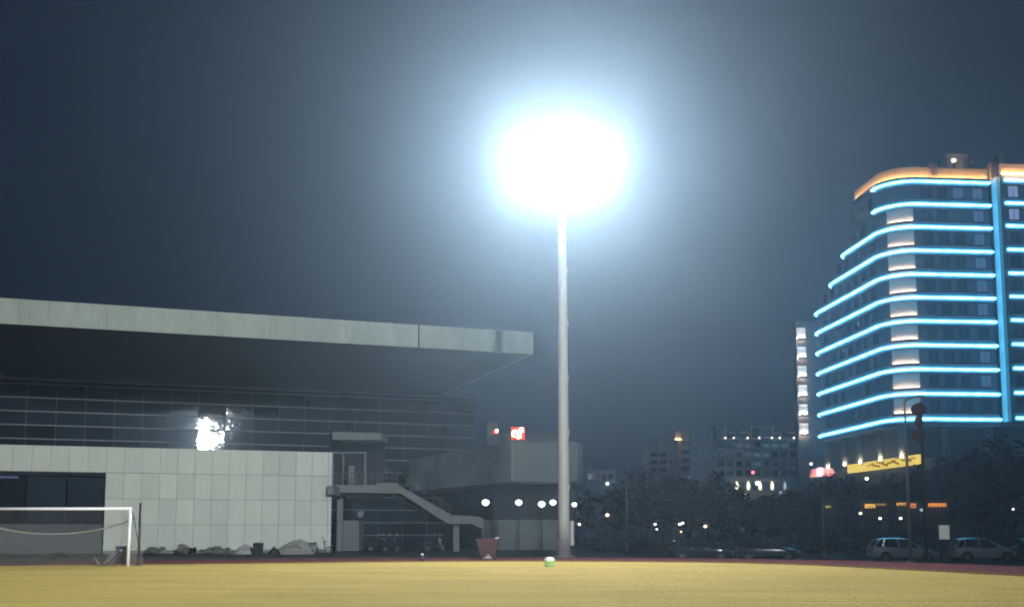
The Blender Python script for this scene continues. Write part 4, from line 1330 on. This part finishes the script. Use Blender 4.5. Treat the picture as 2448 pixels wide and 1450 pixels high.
# white notice board
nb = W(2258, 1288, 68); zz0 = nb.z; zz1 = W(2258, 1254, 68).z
t = thing('notice_board', Vector((nb.x, 68, gz(nb.x, 68))), 'plain white board with added glow standing between the silver cars', 'sign')
MB().box((nb.x, 68, (zz0 + zz1) / 2), (0.66, 0.04, zz1 - zz0)).build('board', mat('board_white_glow', (0.72, 0.72, 0.62), .5, var=.05, emit=(0.9, 1.0, 0.82), estr=0.2), t)  # faint glow added to lift the board's brightness, no known lamp in it
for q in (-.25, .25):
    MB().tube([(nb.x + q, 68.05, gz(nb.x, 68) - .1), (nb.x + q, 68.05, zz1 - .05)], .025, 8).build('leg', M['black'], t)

# ------------------------------------------------------------------ parked cars
def car(px, D, paint, label, rz=0.0, hatch=True, L=4.3):
    p = W(px, 1300, D)
    b_ = Vector((p.x, p.y, gz(p.x, p.y)))
    t = thing('parked_car', b_, label, 'car', 'cars parked beyond the track')
    ca, sa = math.cos(rz), math.sin(rz)
    k = L / 4.3
    def T(x, y, z): return b_ + Vector((x * k * ca - y * sa, x * k * sa + y * ca, z))
    # lower body: stations along x: (x, halfwidth, z bottom, z shoulder, z top)
    stn = [(-2.15, .70, .45, .70, .86), (-2.05, .80, .30, .80, 1.0), (-1.5, .86, .24, .86, 1.02), (-.6, .88, .22, .84, .98), (.5, .88, .22, .82, .95),
           (1.0, .87, .22, .80, .93), (1.6, .84, .24, .74, .86), (2.0, .76, .28, .62, .72), (2.15, .64, .38, .55, .62)]
    m = MB(); vs, fs = [], []
    for (x, w, zb_, zs_, zt_) in stn:
        ring = [(-w * .85, zb_), (-w, zb_ + .12), (-w, zs_), (-w * .88, zt_ - .03), (-w * .45, zt_ + .01), (0, zt_ + .025), (w * .45, zt_ + .01), (w * .88, zt_ - .03), (w, zs_), (w, zb_ + .12), (w * .85, zb_)]
        vs += [T(x, y, z) for y, z in ring]
    nr = 11
    for i in range(len(stn) - 1):
        for j in range(nr):
            fs.append((i * nr + j, i * nr + (j + 1) % nr, (i + 1) * nr + (j + 1) % nr, (i + 1) * nr + j))
    fs.append(tuple(range(nr))); fs.append(tuple((len(stn) - 1) * nr + nr - 1 - j for j in range(nr)))
    m.add(vs, fs)
    bo = m.build('body', paint, t, bevel=0.03)
    for po_ in bo.data.polygons: po_.use_smooth = True
    glass = mat('car_glass', (0.01, 0.012, 0.014), 0.04, var=0)
    zr = 1.48
    low = [(-2.02, .74, 1.0), (-1.4, .80, 1.0), (.2, .80, .96), (1.02, .76, .93)]
    hi = [(-1.62, .58, zr - .05), (-1.2, .62, zr), (-.2, .62, zr), (.22, .58, zr - .06)]
    m = MB()
    vs = []
    for (x, w, z), (x2, w2, z2) in zip(low, hi):
        vs += [T(x, -w, z), T(x, w, z), T(x2, w2, z2), T(x2, -w2, z2)]
    fs = []
    for i in range(3):
        for j in range(4):
            fs.append((i * 4 + j, i * 4 + (j + 1) % 4, (i + 1) * 4 + (j + 1) % 4, (i + 1) * 4 + j))
    fs += [(3, 2, 1, 0), (12, 13, 14, 15)]
    m.add(vs, fs).build('window_glass', glass, t)
    r = MB(); vs = []
    rst = [(-1.72, .56, zr - .10), (-1.5, .60, zr - .035), (-1.2, .635, zr + .005), (-.7, .64, zr + .02), (-.2, .635, zr + .005), (.08, .60, zr - .03), (.28, .56, zr - .085)]
    nq = 9
    for (x2, w2, z2) in rst:
        vs += [T(x2, w2 * (2 * q / (nq - 1) - 1), z2 + .065 * (1 - (2 * q / (nq - 1) - 1) ** 2) + .012) for q in range(nq)]
    rf = [(i * nq + q, (i + 1) * nq + q, (i + 1) * nq + q + 1, i * nq + q + 1) for i in range(len(rst) - 1) for q in range(nq - 1)]
    r.add(vs, rf)
    ro = r.build('roof', paint, t, True)
    for y_ in (-1, 1):
        for (a_, b2) in ((low[3], hi[3]), (low[0], hi[0]), ((-.45, .815, .98), (-.5, .635, zr)), ((-1.45, .815, 1.0), (-1.32, .632, zr))):
            MB().bar(T(a_[0], a_[1] * y_ * 1.01, a_[2]), T(b2[0], b2[1] * y_ * 1.01, b2[2]), .07).build('pillar', paint, t)
        MB().box(T(.78, .95 * y_, 1.02), (.16, .2, .14), rz).build('mirror', paint, t, bevel=.03)
        for x_ in (-.35, .62):
            MB().box(T(x_ - .3, .885 * y_, .83), (.2, .03, .035), rz).build('door_handle', M['galv'], t)
        for x_ in (-1.32, 1.30):
            arch = MB()
            arch.tube([T(x_, .872 * y_, .32), T(x_, .892 * y_, .32)], .385, 20).build('wheel_arch', M['black'], t)
            wm = MB().tube([T(x_, .70 * y_, .31), T(x_, .72 * y_, .31), T(x_, .89 * y_, .31), T(x_, .90 * y_, .31)], [.27, .31, .31, .28], 20)
            wo = wm.build('wheel', M['rubber'], t)
            MB().tube([T(x_, .895 * y_, .31), T(x_, .912 * y_, .31)], [.20, .16], 12).build('rim', M['galv_dk'], wo)
        MB().box(T(2.02, .60 * y_, .62), (.18, .26, .13), rz).build('headlight', mat('lamp_clear', (.6, .62, .65), .1, var=0), t, bevel=.03)
        MB().box(T(-2.10, .64 * y_, .84), (.10, .2, .22), rz).build('tail_light', mat('tail_red', (.3, .02, .02), .3, var=0), t, bevel=.02)
    MB().box(T(2.12, 0, .42), (.10, 1.1, .14), rz).build('grille', M['black'], t)
    MB().box(T(-2.15, 0, .42), (.08, 1.3, .16), rz).build('bumper', paint, t, bevel=.03)
    MB().box(T(-2.165, 0, .66), (.02, .45, .13), rz).build('number_plate', mat('plate_blue', (.05, .1, .4), .4, var=0), t)
silver = mat('silver_paint', (0.62, 0.62, 0.61), 0.14, metal=0.15, var=0.05)
greyp = mat('grey_paint', (0.10, 0.10, 0.105), 0.15, metal=0.3, var=0.05)
darkp = mat('dark_paint', (0.04, 0.045, 0.05), 0.12, metal=0.2, var=0.05)
car(2156, 70, silver, 'silver car parked behind the tall grey lamp pole', -0.04)
car(2348, 70.5, silver, 'silver car parked right of the white notice board', -0.08, L=4.2)
car(2500, 70, darkp, 'dark car cut off by the right edge of the photo', -0.05)
car(1832, 71, greyp, 'dark grey car second from the left in the parked row', -0.1)
car(1676, 72, darkp, 'dark car leftmost in the parked row, nearest the mast', -0.12)

# ------------------------------------------------------------------ night haze
hz = MB().box((0, 135, 31), (680, 520, 66)).build('haze', bpy.data.materials.new('haze'))
tag(hz, 'thin night haze glowing round the floodlight', kind='stuff')
hm = hz.data.materials[0]
hm.use_nodes = True
nt = hm.node_tree
nt.nodes.clear()
out = nt.nodes.new('ShaderNodeOutputMaterial')
pv = nt.nodes.new('ShaderNodeVolumePrincipled')
pv.inputs['Color'].default_value = (0.57, 0.80, 1.0, 1)
pv.inputs['Density'].default_value = HAZE_DENSITY
pv.inputs['Anisotropy'].default_value = HAZE_G
nt.links.new(pv.outputs['Volume'], out.inputs['Volume'])
